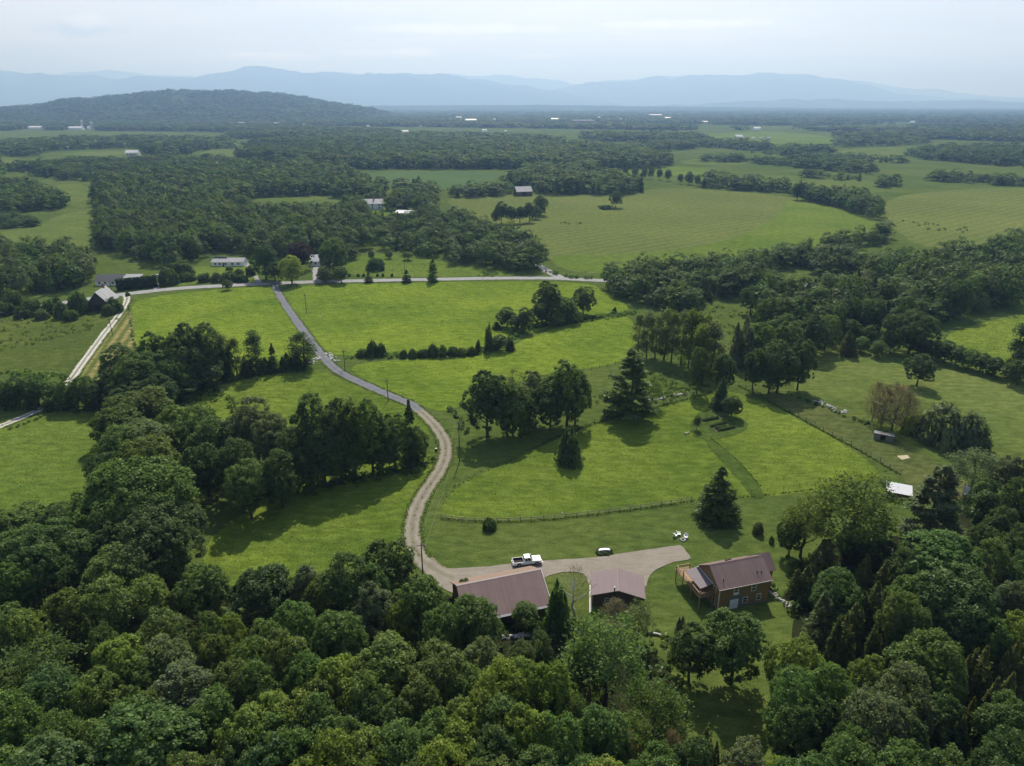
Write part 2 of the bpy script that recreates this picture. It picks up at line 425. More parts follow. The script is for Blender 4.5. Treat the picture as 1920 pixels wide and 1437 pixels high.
def leaf_mesh(name, vf, seed, mat='leaf'):
    V, F = vf; r = np.random.default_rng(seed)
    cc = np.floor(V.reshape(-1, 4, 3).mean(1)/1.15).astype(np.int64); h = ((cc[:, 0]*73856093) ^ (cc[:, 1]*19349663) ^ (cc[:, 2]*83492791)) % 1009/1009.0
    lv = np.repeat(np.clip(.5+.62*(h-.5)+r.normal(0, .17, len(F)), 0, 1), 4)
    return np_mesh(name, V, F, M[mat], fl={'leaf': lv})

# every kind: R0, H0, list of (crown mesh, trunk mesh)
KIND = {}
def kind(key, name, cat, R0, H0, pairs): KIND[key] = (name, cat, R0, H0, pairs)
kind('b', 'broadleaf_tree', 'tree', 5.5, 16., [(leaf_mesh('broadleaf_crown', crown_round(11+i, base=[.05,.1,.03,.12,.06,.04,.08,.05][i], ncl=[360,320,390,330,370,300,420,340][i], lobes=[12,9,14,10,13,8,16,11][i], spread=[.58,.54,.6,.58,.54,.5,.62,.58][i], lr=[.44,.48,.40,.46,.43,.52,.37,.46][i], cl=[(.4,.8),(.45,.9),(.38,.75),(.4,.85),(.4,.8),(.5,1.),(.36,.7),(.45,.85)][i]), i),
      trunk_mesh('broadleaf_trunk', i, 16, .32)) for i in range(8)])
kind('B', 'broadleaf_tree', 'tree', 10., 20., [(leaf_mesh('broad_crown', crown_round(25+i, 10., 20., .06, 820, 66, .31, (.5, 1.0), [18, 14, 22][i], 900, .62, [.38, .42, .34][i]), i), trunk_mesh('broad_trunk', 20+i, 20, .5, 9, 6.)) for i in range(3)])
kind('l', 'locust_tree', 'tree', 5., 16., [(leaf_mesh('locust_crown', crown_airy(31+i), i), trunk_mesh('locust_trunk', 40+i, 16, .3, 9, 4.2, .85, .15)) for i in range(3)])
kind('o', 'poplar_tree', 'tree', 2.6, 19., [(leaf_mesh('poplar_crown', crown_poplar(41+i), i), trunk_mesh('poplar_trunk', 50+i, 19, .24, 8, 2., .95, .3, lean=.35)) for i in range(3)])
kind('s', 'spruce_tree', 'tree', 3.6, 13., [(leaf_mesh('spruce_crown', crown_spruce(51+i), i), trunk_mesh('spruce_trunk', 60+i, 13, .2, 0, top=.95, lean=.1)) for i in range(2)])
kind('p', 'pine_tree', 'tree', 4.6, 21., [(leaf_mesh('pine_crown', crown_pine(61+i), i), trunk_mesh('pine_trunk', 70+i, 21, .3, 12, 3., .96, .15, lean=.2)) for i in range(2)])
kind('c', 'cedar_tree', 'tree', 2.6, 10., [(leaf_mesh('cedar_crown', crown_cedar(71+i, leaders=[5,3,7][i]), i), trunk_mesh('cedar_trunk', 80+i, 10, .16, 0, top=.9, lean=.1)) for i in range(3)])
kind('u', 'shrub', 'shrub', 2.2, 2.2, [(leaf_mesh('shrub_crown', crown_shrub(81+i), i), trunk_mesh('shrub_stem', 90+i, 2.2, .06, 6, 1.2, .7, .05)) for i in range(3)])
kind('v', 'vine_covered_tree', 'tree', 2.6, 13., [(leaf_mesh('vine_crown', crown_column(91), 1), trunk_mesh('vine_trunk', 95, 13, .22, 5, 2., .9, .3))])
kind('w', 'birch_tree', 'tree', 3., 9., [(leaf_mesh('birch_twigs', twig_crown(96, n=420), 3), trunk_mesh('birch_trunk', 99, 9, .30, 14, 4.0, .8, .42, 'pale_bark', 1.2))])
kind('d', 'bare_tree', 'tree', 3., 9., [(leaf_mesh('twig_crown', twig_crown(97), 2), trunk_mesh('bare_trunk', 98, 9, .13, 14, 2.6, .95, .12, 'dead_bark'))])

TONE = {'dark': ('dark green', (.028,.050,.017)), 'mid': ('mid-green', (.040,.073,.021)), 'olive': ('olive', (.047,.074,.020)), 'yellow': ('yellow-green', (.062,.096,.020)),
        'blue': ('blue-green', (.038,.070,.024)), 'grey': ('grey-green', (.052,.074,.035)), 'cedar': ('brownish green', (.044,.056,.019)), 'purple': ('dark purple', (.019,.013,.015)),
        'lime': ('bright lime', (.095,.14,.025)), 'brown': ('grey-brown', (.056,.055,.040))}

for _k in TONE: TONE[_k] = (TONE[_k][0], tuple(1.9*c*q for c, q in zip(TONE[_k][1], (1.1, 1, .95))))
TREES = []     # dicts: kind, x, y, R, H, tone, zone, label
def T(k, x, yt, yb, w, tone, label=None, zone=None):
    """a tree whose foot is in sight: foot pixel, top pixel, crown width"""
    b = P(x, yb); depth = proj(b)[2]; r = w/2*depth/FPX
    by = b[1] + (r*.35 if k in 'bucs' else 0); bx = b[0]*by/b[1]
    TREES.append(dict(k=k, x=bx, y=by, R=r, H=max(.5, height_at(by, yt)), tone=tone, label=label, zone=zone))
def F(k, x, yt, w, tone, H=16.0, zone='front', label=None):
    """a crown in closed canopy: top pixel, width, and an assumed height"""
    r = 4.0
    for _ in range(4):
        q = P(x, yt + w*.42, max(H*.5, H-r)); r = w/2*proj(q)[2]/FPX
    if k == 'b' and yt > 1110: r = max(r, .27*H-.6)
    TREES.append(dict(k=k, x=q[0], y=q[1], R=r, H=H, tone=tone, label=label, zone=zone))

# ------------------------------------------------------------------ trees one can tell apart
Z = 'front'
for a in [(40,945,110,'mid',11),(112,948,75,'mid',11),(75,985,172,'mid',18),(15,1045,95,'mid',16),(210,1022,112,'olive',16),(268,1085,95,'olive',14),(125,1097,100,'olive',16),(207,1090,112,'olive',16),
 (382,1052,92,'blue',14),(495,1056,122,'dark',15),(45,1145,78,'yellow',16),(8,1130,60,'blue',17),(292,1148,108,'olive',15),(385,1152,74,'olive',14),(432,1150,60,'yellow',12),
 (60,1192,150,'blue',19),(88,1250,95,'blue',17),(228,1185,122,'yellow',17),(312,1190,112,'grey',16),(338,1240,132,'grey',16),(20,1300,112,'mid',18),(100,1340,75,'mid',16),(182,1255,92,'olive',16),(255,1285,95,'olive',16),
 (175,1350,60,'olive',14),(275,1330,190,'mid',18),(90,1388,190,'blue',19),(400,1180,70,'olive',14),(432,1240,84,'olive',16),(395,1290,76,'mid',16),(455,1316,92,'yellow',18),(450,1385,80,'dark',16),
 (724,1012,118,'dark',17),(645,1045,108,'dark',17),(570,1054,56,'grey',14),(697,1092,80,'grey',15),(788,1076,104,'mid',16),(748,1122,56,'yellow',13),(886,1114,112,'mid',16),(832,1128,94,'mid',16),(592,1092,66,'olive',12),
 (550,1128,84,'mid',14),(632,1142,112,'mid',16),(500,1155,84,'mid',15),(532,1182,104,'olive',17),(720,1186,138,'olive',18),(828,1202,128,'olive',18),(640,1218,92,'yellow',18),(900,1192,92,'grey',14),(610,1262,92,'olive',17),
 (700,1258,112,'olive',17),(790,1262,104,'olive',17),(870,1242,74,'olive',16),(935,1240,94,'yellow',18),(500,1298,56,'yellow',18),(550,1294,68,'yellow',18),(592,1302,60,'mid',17),(890,1290,78,'yellow',18),(946,1312,66,'mid',17),
 (610,1338,58,'mid',17),(645,1346,62,'mid',17),(670,1357,88,'yellow',19),(745,1354,68,'blue',18),(810,1330,60,'mid',17),(852,1346,64,'yellow',18),(920,1362,76,'dark',18),(610,1380,80,'yellow',19),(830,1390,88,'yellow',19),(560,1370,56,'mid',17),
 (520,1350,56,'mid',17),(690,1408,90,'yellow',19),(500,1388,60,'blue',18),(1140,1150,150,'mid',18),(1006,1186,66,'dark',12),(980,1200,56,'grey',12),(1036,1232,90,'yellow',16),(972,1240,76,'yellow',16),(985,1320,104,'yellow',18),(1050,1326,100,'mid',18),
 (1130,1320,56,'mid',17),(1100,1196,70,'mid',13),(1300,1380,60,'dark',14),(1142,1425,64,'yellow',19),(1255,1425,66,'mid',18),(1230,1392,60,'mid',16),(775,1428,70,'dark',17),(380,1410,90,'dark',17),(560,1420,70,'yellow',19),(330,1425,80,'olive',18),
 (20,1240,70,'olive',17),(150,1300,70,'dark',15),(350,1330,70,'dark',15),(480,1240,70,'mid',16),(470,1200,70,'mid',15),(575,1225,70,'mid',16),(760,1310,70,'dark',15),(690,1310,60,'dark',15),(860,1310,60,'olive',16),(1080,1290,60,'dark',13),(910,1420,70,'olive',18),(1010,1400,80,'mid',17),(1085,1405,70,'mid',16),(20,1400,80,'mid',18),(200,1170,70,'dark',14),(270,1225,60,'mid',15),(700,1060,70,'mid',15)]:
    F('l' if (int(a[0])*7+int(a[1])*3) % 9 == 0 and a[1] > 1120 else 'b', a[0], a[1], a[2], a[3], a[4])
for a in [(165,1152,66,'dark',14),(1105,1282,44,'cedar',11),(1322,1362,86,'cedar',12),(1380,1400,50,'cedar',10)]: F('c', *a)
for a in [(1232,1266,124,'mid',15),(1190,1330,70,'olive',13)]: F('l', *a)
F('d', 1172, 1365, 66, 'brown', 12, label='bare grey tangle of twigs low in the wood below the twin round trees')
F('d', 1260, 1368, 50, 'brown', 11, label='smaller bare grey twig tree between leafy crowns below the twin trees')
F('b', 1400, 1390, 82, 'grey', 13, label='small silvery green round tree beside the dark tree shadow on the lawn')
# beside the house
for a in [(1570,1072,84,'mid',13),(1690,1030,60,'mid',12),(1765,1000,132,'mid',16),(1790,1060,146,'dark',18),(1705,1072,74,'mid',13),(1862,1016,80,'mid',15),(1906,1036,66,'blue',14),(1910,1090,66,'grey',13),(1888,1085,56,'grey',13),(1720,1136,66,'olive',13),
 (1690,1108,72,'olive',14),(1905,1145,64,'yellow',14),(1868,1150,60,'mid',14),(1490,1190,104,'yellow',14),(1500,1250,110,'mid',17),(1560,1232,68,'mid',17),(1740,1186,142,'mid',17),(1640,1228,62,'yellow',14),(1692,1250,122,'grey',18),(1648,1300,132,'grey',18),(1600,1346,84,'mid',16),
 (1600,1382,122,'mid',19),(1770,1400,90,'mid',19),(1900,1300,84,'dark',17),(1905,1370,92,'dark',18),(1458,1424,56,'yellow',12),(1500,1320,80,'dark',15),(1540,1300,60,'dark',15),(1700,1340,80,'dark',16),(1770,1300,70,'dark',15),(1690,1400,80,'mid',18),(1520,1420,90,'mid',18),(1860,1425,80,'dark',18),(1800,1120,90,'dark',15),
 (1840,985,70,'dark',13),(1905,985,70,'dark',14),(1880,950,60,'dark',13),(1640,985,44,'mid',9),(1660,1010,50,'dark',9),(1600,985,50,'dark',9),(1905,900,60,'dark',15),(1900,850,66,'grey',15),(1850,895,50,'dark',13)]:
    F('b', *a[:4], a[4], 'side')
for a in [(1550,1012,78,9),(1512,1060,64,8),(1622,1040,62,9),(1655,1056,64,10),(1842,1060,74,12),(1640,1090,84,12),(1600,1130,74,11),(1640,1165,50,10),(1585,1150,64,11),(1860,1175,54,11),(1842,1210,84,13),(1902,1200,64,12),(1890,1260,84,13),(1820,1305,64,13),(1800,1340,74,13),(1862,1370,66,13),(1670,1120,60,11),(1740,1165,50,10),(1780,1200,50,10)]:
    F('c', a[0], a[1], a[2], 'cedar', a[3], 'side')
F('s', 1545, 1110, 62, 'grey', 11, 'side'); F('s', 1780, 890, 60, 'dark', 15, 'side', 'dark spruce close behind the large pine above the white-roofed shed')
T('p', 1738, 872, 1015, 105, 'grey', 'large grey-green pine with layered boughs beside the white-roofed shed')
T('v', 1832, 925, 1010, 46, 'dark', 'dark vine-wrapped trunk beside the smaller white roof')
F('l', 1835, 838, 92, 'grey', 14, 'side', 'feathery grey-green tree above the vine-wrapped trunk')
T('l', 1582, 880, 1052, 155, 'olive', 'large airy olive locust with forked trunks behind the house')
T('l', 1500, 925, 1045, 82, 'olive', 'smaller airy locust leaning beside the single-stemmed sapling by the house')
T('b', 1478, 968, 1046, 50, 'dark', 'small dark tree on a thin straight stem beside the house roof')
T('b', 1290, 1172, 1288, 84, 'dark', 'narrower and darker of the two round trees below the house', 'strip')
T('b', 1366, 1142, 1296, 110, 'mid', 'taller round tree nearest the house front, with a long shadow on the lawn', 'strip')
T('s', 1342, 878, 982, 94, 'dark', 'lone dark spruce on the lawn with a bench at its foot')
T('c', 1070, 798, 872, 62, 'dark', 'lone round dark cedar in the bright meadow inside the rail fence')
T('c', 1042, 1086, 1186, 66, 'mid', 'dark fir close against the right end of the long garage')
T('w', 1078, 1062, 1158, 60, 'brown', 'white-limbed dead birch between the long garage and the small shed')
T('b', 872, 1082, 1130, 24, 'grey', 'thin sapling standing in front of the garage roof near its far corner')
T('d', 1150, 1125, 1190, 60, 'brown', 'thin half-bare bush against the front gable of the small shed')
T('l', 1195, 1128, 1200, 60, 'grey', 'feathery grey bush at the front corner of the small shed')
T('b', 985, 1132, 1185, 50, 'mid', 'small broad-leaved tree in front of the garage eave')
T('c', 1277, 1155, 1192, 26, 'grey', 'small pale cedar on the lawn before the house porch')
# left oak and copse
Z = 'oakcopse'
F('b', 262, 845, 236, 'mid', 24, Z, 'huge broad oak with a domed crown, largest tree of the copse above the front wood')
T('b', 312, 945, 1112, 170, 'dark', 'dark wide tree with bare forked trunks standing below the huge domed oak')
for a in [(240,735,90,'olive',13),(285,730,80,'olive',12),(222,762,92,'olive',13),(330,760,64,'yellow',13),(272,790,94,'grey',15),(222,805,84,'mid',15),(278,822,104,'olive',17),(362,768,84,'mid',15),(398,785,74,'mid',15),(432,780,56,'dark',15),(474,752,92,'grey',19),(508,775,80,'grey',18),(545,800,64,'mid',16),
 (205,850,84,'dark',16),(300,872,74,'grey',15),(380,830,80,'dark',15),(440,830,90,'dark',16),(460,860,80,'mid',16),(520,850,80,'dark',15)]: F('b', *a[:4], a[4], Z)
Z = 'bendcopse'
for a in [(597,737,905,74,'dark'),(642,737,905,68,'dark'),(700,745,895,82,'mid'),(742,772,885,62,'mid'),(783,800,870,44,'mid'),(612,790,920,80,'dark'),(560,800,930,70,'dark'),(655,800,905,80,'mid'),(585,850,930,60,'dark'),(720,820,895,60,'dark')]: T('b', *a, zone=Z)
T('o', 668, 750, 895, 46, 'olive', 'slender pale-stemmed poplar in the copse inside the driveway bend'); T('o', 632, 770, 910, 40, 'grey', 'slim grey poplar low in the copse inside the driveway bend')
T('s', 772, 752, 870, 44, 'dark', 'pointed dark spruce at the driveway end of the bend copse')
Z = 'strip'
for a in [(305,617,730,62,'dark'),(240,645,745,74,'dark'),(366,600,728,64,'dark'),(398,607,722,78,'dark'),(350,622,738,74,'mid'),(262,660,765,84,'mid'),(292,655,760,94,'mid'),(332,655,750,70,'mid'),(420,638,715,44,'dark'),(300,700,780,90,'dark'),(262,715,785,80,'dark'),(225,690,765,60,'dark'),(340,700,752,80,'dark'),(385,665,735,70,'dark')]: T('b', *a, zone=Z)
for a in [(445,636,708,28,'olive'),(483,622,703,38,'dark'),(570,626,692,46,'dark')]: T('o', *a, zone=Z)
for a in [(515,645,700,28,'dark'),(540,662,697,36,'dark'),(462,668,706,42,'dark'),(500,670,702,36,'dark'),(558,660,696,36,'dark'),(430,672,712,36,'dark')]: T('s' if a[3] < 30 else 'c', *a, zone=Z)
Z = 'hedgerow'
for a in [(8,712,765,34,'mid'),(40,706,768,44,'dark'),(75,700,765,40,'mid'),(105,715,762,40,'mid'),(135,712,770,46,'mid'),(165,705,768,44,'mid'),(190,715,772,44,'dark'),(95,745,773,18,'dark'),(22,730,768,36,'dark'),(60,728,768,34,'dark'),(120,735,772,34,'mid')]: T('b', *a, zone=Z)
# middle cluster
Z = 'midcluster'
for a in [(915,693,828,92,'dark'),(952,712,826,74,'mid'),(1062,672,805,88,'mid'),(1078,690,800,56,'mid'),(1032,716,812,70,'dark'),(988,720,815,58,'dark'),(1000,690,795,48,'grey'),(975,760,826,60,'mid')]: T('b', *a, zone=Z)
T('l', 962, 690, 815, 56, 'grey', 'loose grey tree between the two dense crowns of the middle cluster')
T('p', 1180, 655, 782, 104, 'mid', 'big dark pine standing alone by the wire fence corner')
T('l', 1222, 700, 762, 36, 'mid', 'small loose tree just right of the big dark pine')
Z = 'poplars'
for x, yt, yb, w in [(1196,590,668,26),(1212,585,672,26),(1228,592,672,28),(1244,582,676,34),(1258,588,680,30),(1276,586,684,28),(1290,584,690,32),(1303,588,690,32),(1318,592,694,34),(1332,606,700,42),(1309,610,705,34)]: T('o', x, yt, yb, w, 'olive' if x % 4 else 'grey', zone=Z)
T('b', 1306, 650, 742, 38, 'dark', 'dark leafy tree at the foot of the poplar row'); T('b', 1352, 658, 745, 52, 'dark', 'dense dark tree just right of the poplar row')
T('c', 1350, 706, 768, 44, 'dark', 'dark cedar above the raised garden beds'); T('b', 1371, 742, 785, 36, 'dark', 'small dark tree on a short stem beside the raised garden beds')
T('b', 1306, 778, 808, 14, 'grey', 'tiny staked sapling at the left end of the garden beds')
# right cluster
Z = 'rightcluster'
for a in [(1410,652,735,44,'dark'),(1455,638,742,74,'dark'),(1494,632,735,56,'dark'),(1440,668,742,50,'mid'),(1518,586,672,62,'dark'),(1545,590,660,46,'mid'),(1420,600,690,56,'mid'),(1470,600,690,60,'mid'),(1702,578,668,90,'dark'),(1592,600,645,44,'dark'),(1668,620,665,40,'dark')]: T('b', *a, zone=Z)
T('c', 1390, 590, 690, 60, 'grey', 'grey shaggy cedar left of the fence-corner trees'); T('c', 1585, 618, 668, 40, 'cedar', 'dull brown cedar on the edge of the right pasture'); T('b', 1612, 632, 662, 30, 'mid', 'small tree just right of the dull brown cedar')
T('b', 1717, 665, 728, 52, 'dark', 'lone small round tree in the right pasture')
T('v', 1893, 612, 708, 42, 'dark', 'leaning vine-covered trunk at the pasture hedge, farthest along it'); T('v', 1625, 612, 650, 22, 'mid', 'short vine-covered stump beside the dull brown cedar')
Z = 'pasturehedge'
for a in [(1745,636,678,40,'dark'),(1768,640,682,38,'dark'),(1790,648,688,38,'dark'),(1812,655,694,40,'mid'),(1836,662,700,40,'dark'),(1858,668,708,38,'dark'),(1645,640,672,32,'mid'),(1905,672,725,46,'mid'),(1725,640,672,36,'dark')]: T('b', *a, zone=Z)
T('d', 1672, 722, 806, 80, 'brown', 'wide bare grey-brown thicket of dead trees in the fenced pasture'); T('d', 1634, 716, 790, 36, 'brown', 'narrow bare dead tree left of the brown thicket'); T('d', 1652, 724, 800, 50, 'brown', 'second narrow dead tree pressed against the brown thicket')
T('d', 1694, 738, 808, 44, 'brown', 'low dead tree on the far side of the brown thicket')
Z = None
T('u', 1762, 762, 836, 92, 'grey', 'broad grey willow bush beside the dead thicket'); T('u', 1808, 778, 846, 78, 'grey', 'second grey willow bush, joined to the broad one')
T('u', 1708, 775, 815, 40, 'lime', 'bright green low bush between the dead thicket and grey willow')
T('u', 918, 972, 994, 27, 'dark', 'small dark round bush on the lawn by the rail fence'); T('u', 1420, 978, 1003, 21, 'grey', 'small grey-green bush on the lawn behind the house')
T('u', 1446, 1005, 1020, 9, 'dark', 'tiny dark upright shrub on the lawn near the house roof')
# creek line
Z = 'creek'
for a in [(1025,525,606,52,'dark'),(1056,553,606,46,'mid'),(1093,537,592,44,'dark'),(1015,565,612,40,'dark'),(1070,575,608,40,'mid'),(1040,585,612,40,'mid')]: T('b', *a, zone=Z)
for a in [(985,577,624,34,'dark'),(968,590,624,30,'dark'),(950,577,616,36,'dark'),(930,603,618,26,'dark'),(918,605,660,22,'dark'),(936,628,660,36,'dark'),(955,632,658,24,'dark'),(898,636,662,20,'dark')]: T('b' if a[3] > 28 else 'c', *a, zone=Z)
for x, yt, yb, w in [(684,650,670,26),(700,644,669,30),(720,646,668,24),(760,656,672,18),(778,654,672,20),(795,656,671,20),(812,652,670,22),(830,648,670,22),(848,650,669,22),(866,650,668,20),(884,648,667,20)]: T('u', x+(x*7)%9-4, yt+(x*5)%11-6, yb+(x*3)%3, w*(.8+((x*13)%10)*.05), ('dark', 'mid', 'olive', 'dark')[int(x) % 4], zone=Z)
T('u', 1152, 576, 589, 9, 'dark', 'single small bush on the far fence line beyond the creek')
# along the county road
Z = None
T('b', 548, 480, 536, 46, 'lime', 'bright lime round tree at the driveway mouth'); T('b', 500, 455, 526, 48, 'dark', 'tall dark tree right of the white ranch house'); T('b', 516, 490, 530, 40, 'dark', 'lower dark tree between ranch drive and lime tree')
T('b', 566, 453, 508, 44, 'purple', 'dark purple-leaved tree behind the lime tree'); T('b', 628, 440, 520, 60, 'mid', 'big mid-green tree right of the purple tree'); T('b', 610, 500, 531, 32, 'grey', 'greyish tree at the roadside below the big green tree'); T('b', 640, 498, 533, 34, 'mid', 'small round roadside tree next to the greyish one')
T('s', 692, 510, 531, 18, 'dark', 'small dark spruce on the road verge, alone'); T('u', 705, 482, 508, 36, 'dark', 'wide dark bush on the grass across the road'); T('s', 763, 506, 531, 22, 'dark', 'small roadside spruce beside a utility pole'); T('s', 812, 478, 530, 26, 'mid', 'tallest roadside spruce, right of the pole')
T('b', 730, 470, 486, 15, 'mid', 'small tree at the back of the roadside lawn'); T('b', 765, 472, 489, 20, 'mid', 'round small tree at the back of the roadside lawn, right'); T('b', 697, 468, 490, 12, 'grey', 'pale sapling at the back of the roadside lawn')
for i, x in enumerate([655, 672, 682, 708, 718, 735]): T('u', x, 513-.0*x, 519, 6, 'dark', zone='verge')
for i, (x, yt, yb, w) in enumerate([(352,510,528,32),(384,512,530,26),(408,512,530,22),(432,508,530,32),(455,515,530,26),(448,505,515,20),(470,498,518,20),(345,488,520,40),(318,500,535,36),(430,500,507,14)]): T('u', x, yt, yb, w, 'dark', zone='ranch')
T('b', 428, 525, 545, 18, 'grey', 'small grey tree at the roadside below the ranch bushes')
for a in [(30,540,585,34),(62,560,592,40),(95,562,590,30),(120,568,598,34),(150,545,590,36),(15,565,592,30),(215,560,588,34),(205,570,592,26),(108,556,575,16),(240,548,556,10),(45,575,598,30),(135,580,602,26),(80,580,600,28)]: T('u', *a, 'dark', zone='barn')
# big field singles and small groups
T('b', 1154, 358, 391, 26, 'dark', 'lone dark tree on the near edge of the big rounded field'); T('u', 1135, 384, 393, 24, 'dark', 'low scrub beside the lone tree of the big field')
Z = 'fieldgroup'
for a in [(940,377,420,24),(958,384,421,24),(975,385,420,24),(992,378,418,24),(1014,364,405,30),(1004,385,412,22),(930,392,420,16)]: T('b', *a, 'dark', zone=Z)
T('b', 1494, 342, 376, 22, 'dark', 'round tree standing out at the field end of the long tree row')
Z = 'farrow'
for a in [(1172,312,335,10),(1190,312,334,12),(1208,312,336,12),(1220,313,337,12),(1236,316,338,12),(1252,317,340,13),(1275,325,346,12),(1292,322,347,18),(1307,328,350,12)]: T('b', *a, 'dark', zone=Z)
T('c', 785, 329, 352, 15, 'dark', 'pointed dark tree at the front edge of the corn field')

# ------------------------------------------------------------------ woods: footprint polygons (ground), label phrase, height, density
WOODS = [
 ('wood behind the white ranch house', 15, 1, [(178,350),(230,338),(300,330),(460,318),(560,315),(650,325),(690,350),(690,372),(640,374),(600,380),(520,384),(470,384),(460,392),(600,396),(690,392),(690,470),(640,496),(560,488),(480,486),(460,474),(395,474),(385,482),(340,505),(290,500),(240,478),(190,470)]),
 ('trees left of the old barn', 14, 1, [(0,505),(0,470),(40,492),(80,482),(120,485),(175,500),(182,530),(120,548),(60,556),(0,566)]),
 ('left-hand scrub block', 13, 1, [(0,392),(0,352),(60,352),(95,375),(128,386),(110,394),(60,398),(30,400),(0,412)]),
 ('low scrub at the left edge', 6, 1, [(0,430),(0,405),(30,404),(72,418),(70,424),(40,428)]),
 ('trees around the farmhouse', 12, .68, [(700,350),(720,345),(735,372),(800,392),(830,410),(880,420),(905,432),(960,452),(1010,462),(1020,490),(1000,512),(940,512),(900,500),(860,500),(800,482),(760,474),(700,466),(692,420),(720,410),(780,418),(770,400),(720,394),(690,388)]),
 ('trees beside the corn field', 12, .8, [(740,352),(775,358),(800,352),(818,362),(812,400),(790,398),(760,380)]),
 ('tree belt before the dark barn', 11, .9, [(830,364),(880,360),(940,352),(960,364),(930,370),(860,372)]),
 ('woods behind the dark barn', 16, 1, [(948,345),(990,330),(1040,322),(1100,326),(1140,340),(1210,358),(1190,366),(1100,366),(1010,368),(1000,352),(975,352),(960,356)]),
 ('far forest band', 17, 1, [(440,292),(470,285),(600,275),(760,272),(900,272),(1050,275),(1200,288),(1262,308),(1240,316),(1140,318),(1110,326),(1040,322),(940,318),(690,318),(560,312),(470,300)]),
 ('left forest band', 15, 1, [(0,292),(0,272),(150,264),(300,262),(430,266),(445,278),(380,282),(350,290),(300,296),(275,293),(255,278),(190,280),(90,284),(60,296)]),
 ('left tree belts', 12, .7, [(0,318),(60,312),(110,308),(200,306),(330,302),(450,302),(440,314),(300,326),(180,340),(110,338),(60,330)]),
 ('long tree row', 13, .72, [(1312,342),(1370,346),(1470,356),(1478,362),(1400,360),(1318,354)]),
 ('tree block by the rounded field', 14, .78, [(1490,366),(1560,368),(1640,388),(1655,412),(1640,412),(1600,400),(1560,388),(1495,376)]),
 ('far hedgerow', 11, .9, [(1316,300),(1380,300),(1460,306),(1520,312),(1640,322),(1640,328),(1560,322),(1460,312),(1400,306),(1316,304)]),
 ('upper hedgerow', 12, .9, [(1460,300),(1540,303),(1600,308),(1638,320),(1600,320),(1500,310)]),
 ('right hedgerow', 10, .7, [(1736,330),(1800,334),(1870,340),(1920,346),(1920,352),(1840,346),(1740,340)]),
 ('far right wood', 14, 1, [(1700,292),(1760,284),(1830,278),(1920,280),(1920,312),(1870,312),(1800,305),(1730,300)]),
 ('far single clumps', 11, .8, [(1640,347),(1682,344),(1684,351),(1644,354)]), ('right field hedge', 9, .8, [(1500,330),(1560,334),(1620,338),(1618,341),(1555,338),(1500,333)]), ('upper right hedge', 10, .8, [(1400,284),(1520,292),(1640,300),(1700,304),(1700,307),(1620,304),(1500,296),(1400,287)]), ('far right belt', 14, .9, [(1560,268),(1650,264),(1740,262),(1740,270),(1640,276),(1565,276)]),
 ('middle far belt', 14, .95, [(1170,278),(1250,268),(1330,266),(1420,272),(1450,282),(1400,284),(1320,276),(1260,284),(1200,286)]),
 ('middle far wood', 14, 1, [(1450,286),(1500,282),(1560,282),(1565,290),(1500,294),(1455,292)]),
 ('creek woods', 12, .9, [(1118,535),(1200,518),(1270,512),(1330,508),(1390,500),(1440,492),(1480,488),(1500,500),(1440,512),(1420,525),(1480,545),(1420,555),(1370,560),(1330,566),(1290,586),(1250,592),(1205,582),(1160,560)]),
 ('upper creek belt', 11, .8, [(1480,486),(1560,470),(1625,452),(1660,440),(1668,448),(1640,462),(1590,480),(1600,500),(1660,505),(1720,500),(1740,510),(1660,520),(1560,520),(1500,510)]),
 ('right woodland', 15, 1, [(1440,572),(1500,560),(1560,548),(1640,530),(1720,512),(1800,498),(1860,490),(1920,486),(1920,572),(1850,588),(1790,606),(1740,622),(1650,640),(1600,632),(1560,640),(1520,640),(1480,650),(1440,640),(1420,612),(1400,590)]),
 ('right edge grove', 14, 1, [(1790,488),(1850,478),(1920,464),(1920,480),(1850,488)]),
]
FARW = [  # beyond about 1.6 km: belts and woods of the plain and the town
 [(-300,262),(-300,204),(700,201.5),(2250,203),(2250,232),(1560,236),(1330,238),(1300,244),(1180,246),(880,243),(760,250),(700,256),(440,262),(420,255),(150,260)],
 [(440,276),(600,262),(700,256),(880,258),(1000,262),(1060,268),(900,272),(760,272),(600,275)],
 [(1340,240),(1560,240),(1700,238),(2250,236),(2250,252),(1920,254),(1700,250),(1560,248),(1400,246)],
 [(1560,258),(1700,254),(1920,258),(2250,256),(2250,272),(1920,268),(1760,262),(1600,266)],
 [(1080,256),(1180,252),(1300,256),(1330,264),(1250,267),(1120,266)],
 [(1700,276),(1800,272),(1920,272),(1920,280),(1760,282)],
 [(1920,285),(2250,280),(2250,330),(1920,318)],
 [(-300,300),(0,296),(0,345),(-300,350)], [(-300,380),(0,352),(0,410),(-300,430)],[(1920,464),(2200,455),(2200,560),(1920,572)],
]
HOLES = [[(900,247),(1000,243),(1180,245),(1260,247),(1250,252),(1060,253),(900,253)], [(1360,246),(1440,242),(1560,248),(1560,256),(1380,262),(1340,256)],
         [(1260,232),(1330,234),(1330,241),(1290,240)], [(860,254),(940,254),(930,257),(860,257)], [(1200,247),(1345,243),(1345,256),(1200,254)]]

def inside(poly, x, y):
    c = np.zeros(len(x), bool); n = len(poly)
    for i in range(n):
        (x1, y1), (x2, y2) = poly[i], poly[(i+1) % n]
        if y1 == y2: continue
        c ^= ((y1 > y) != (y2 > y)) & (x < (x2-x1)*(y-y1)/(y2-y1)+x1)
    return c

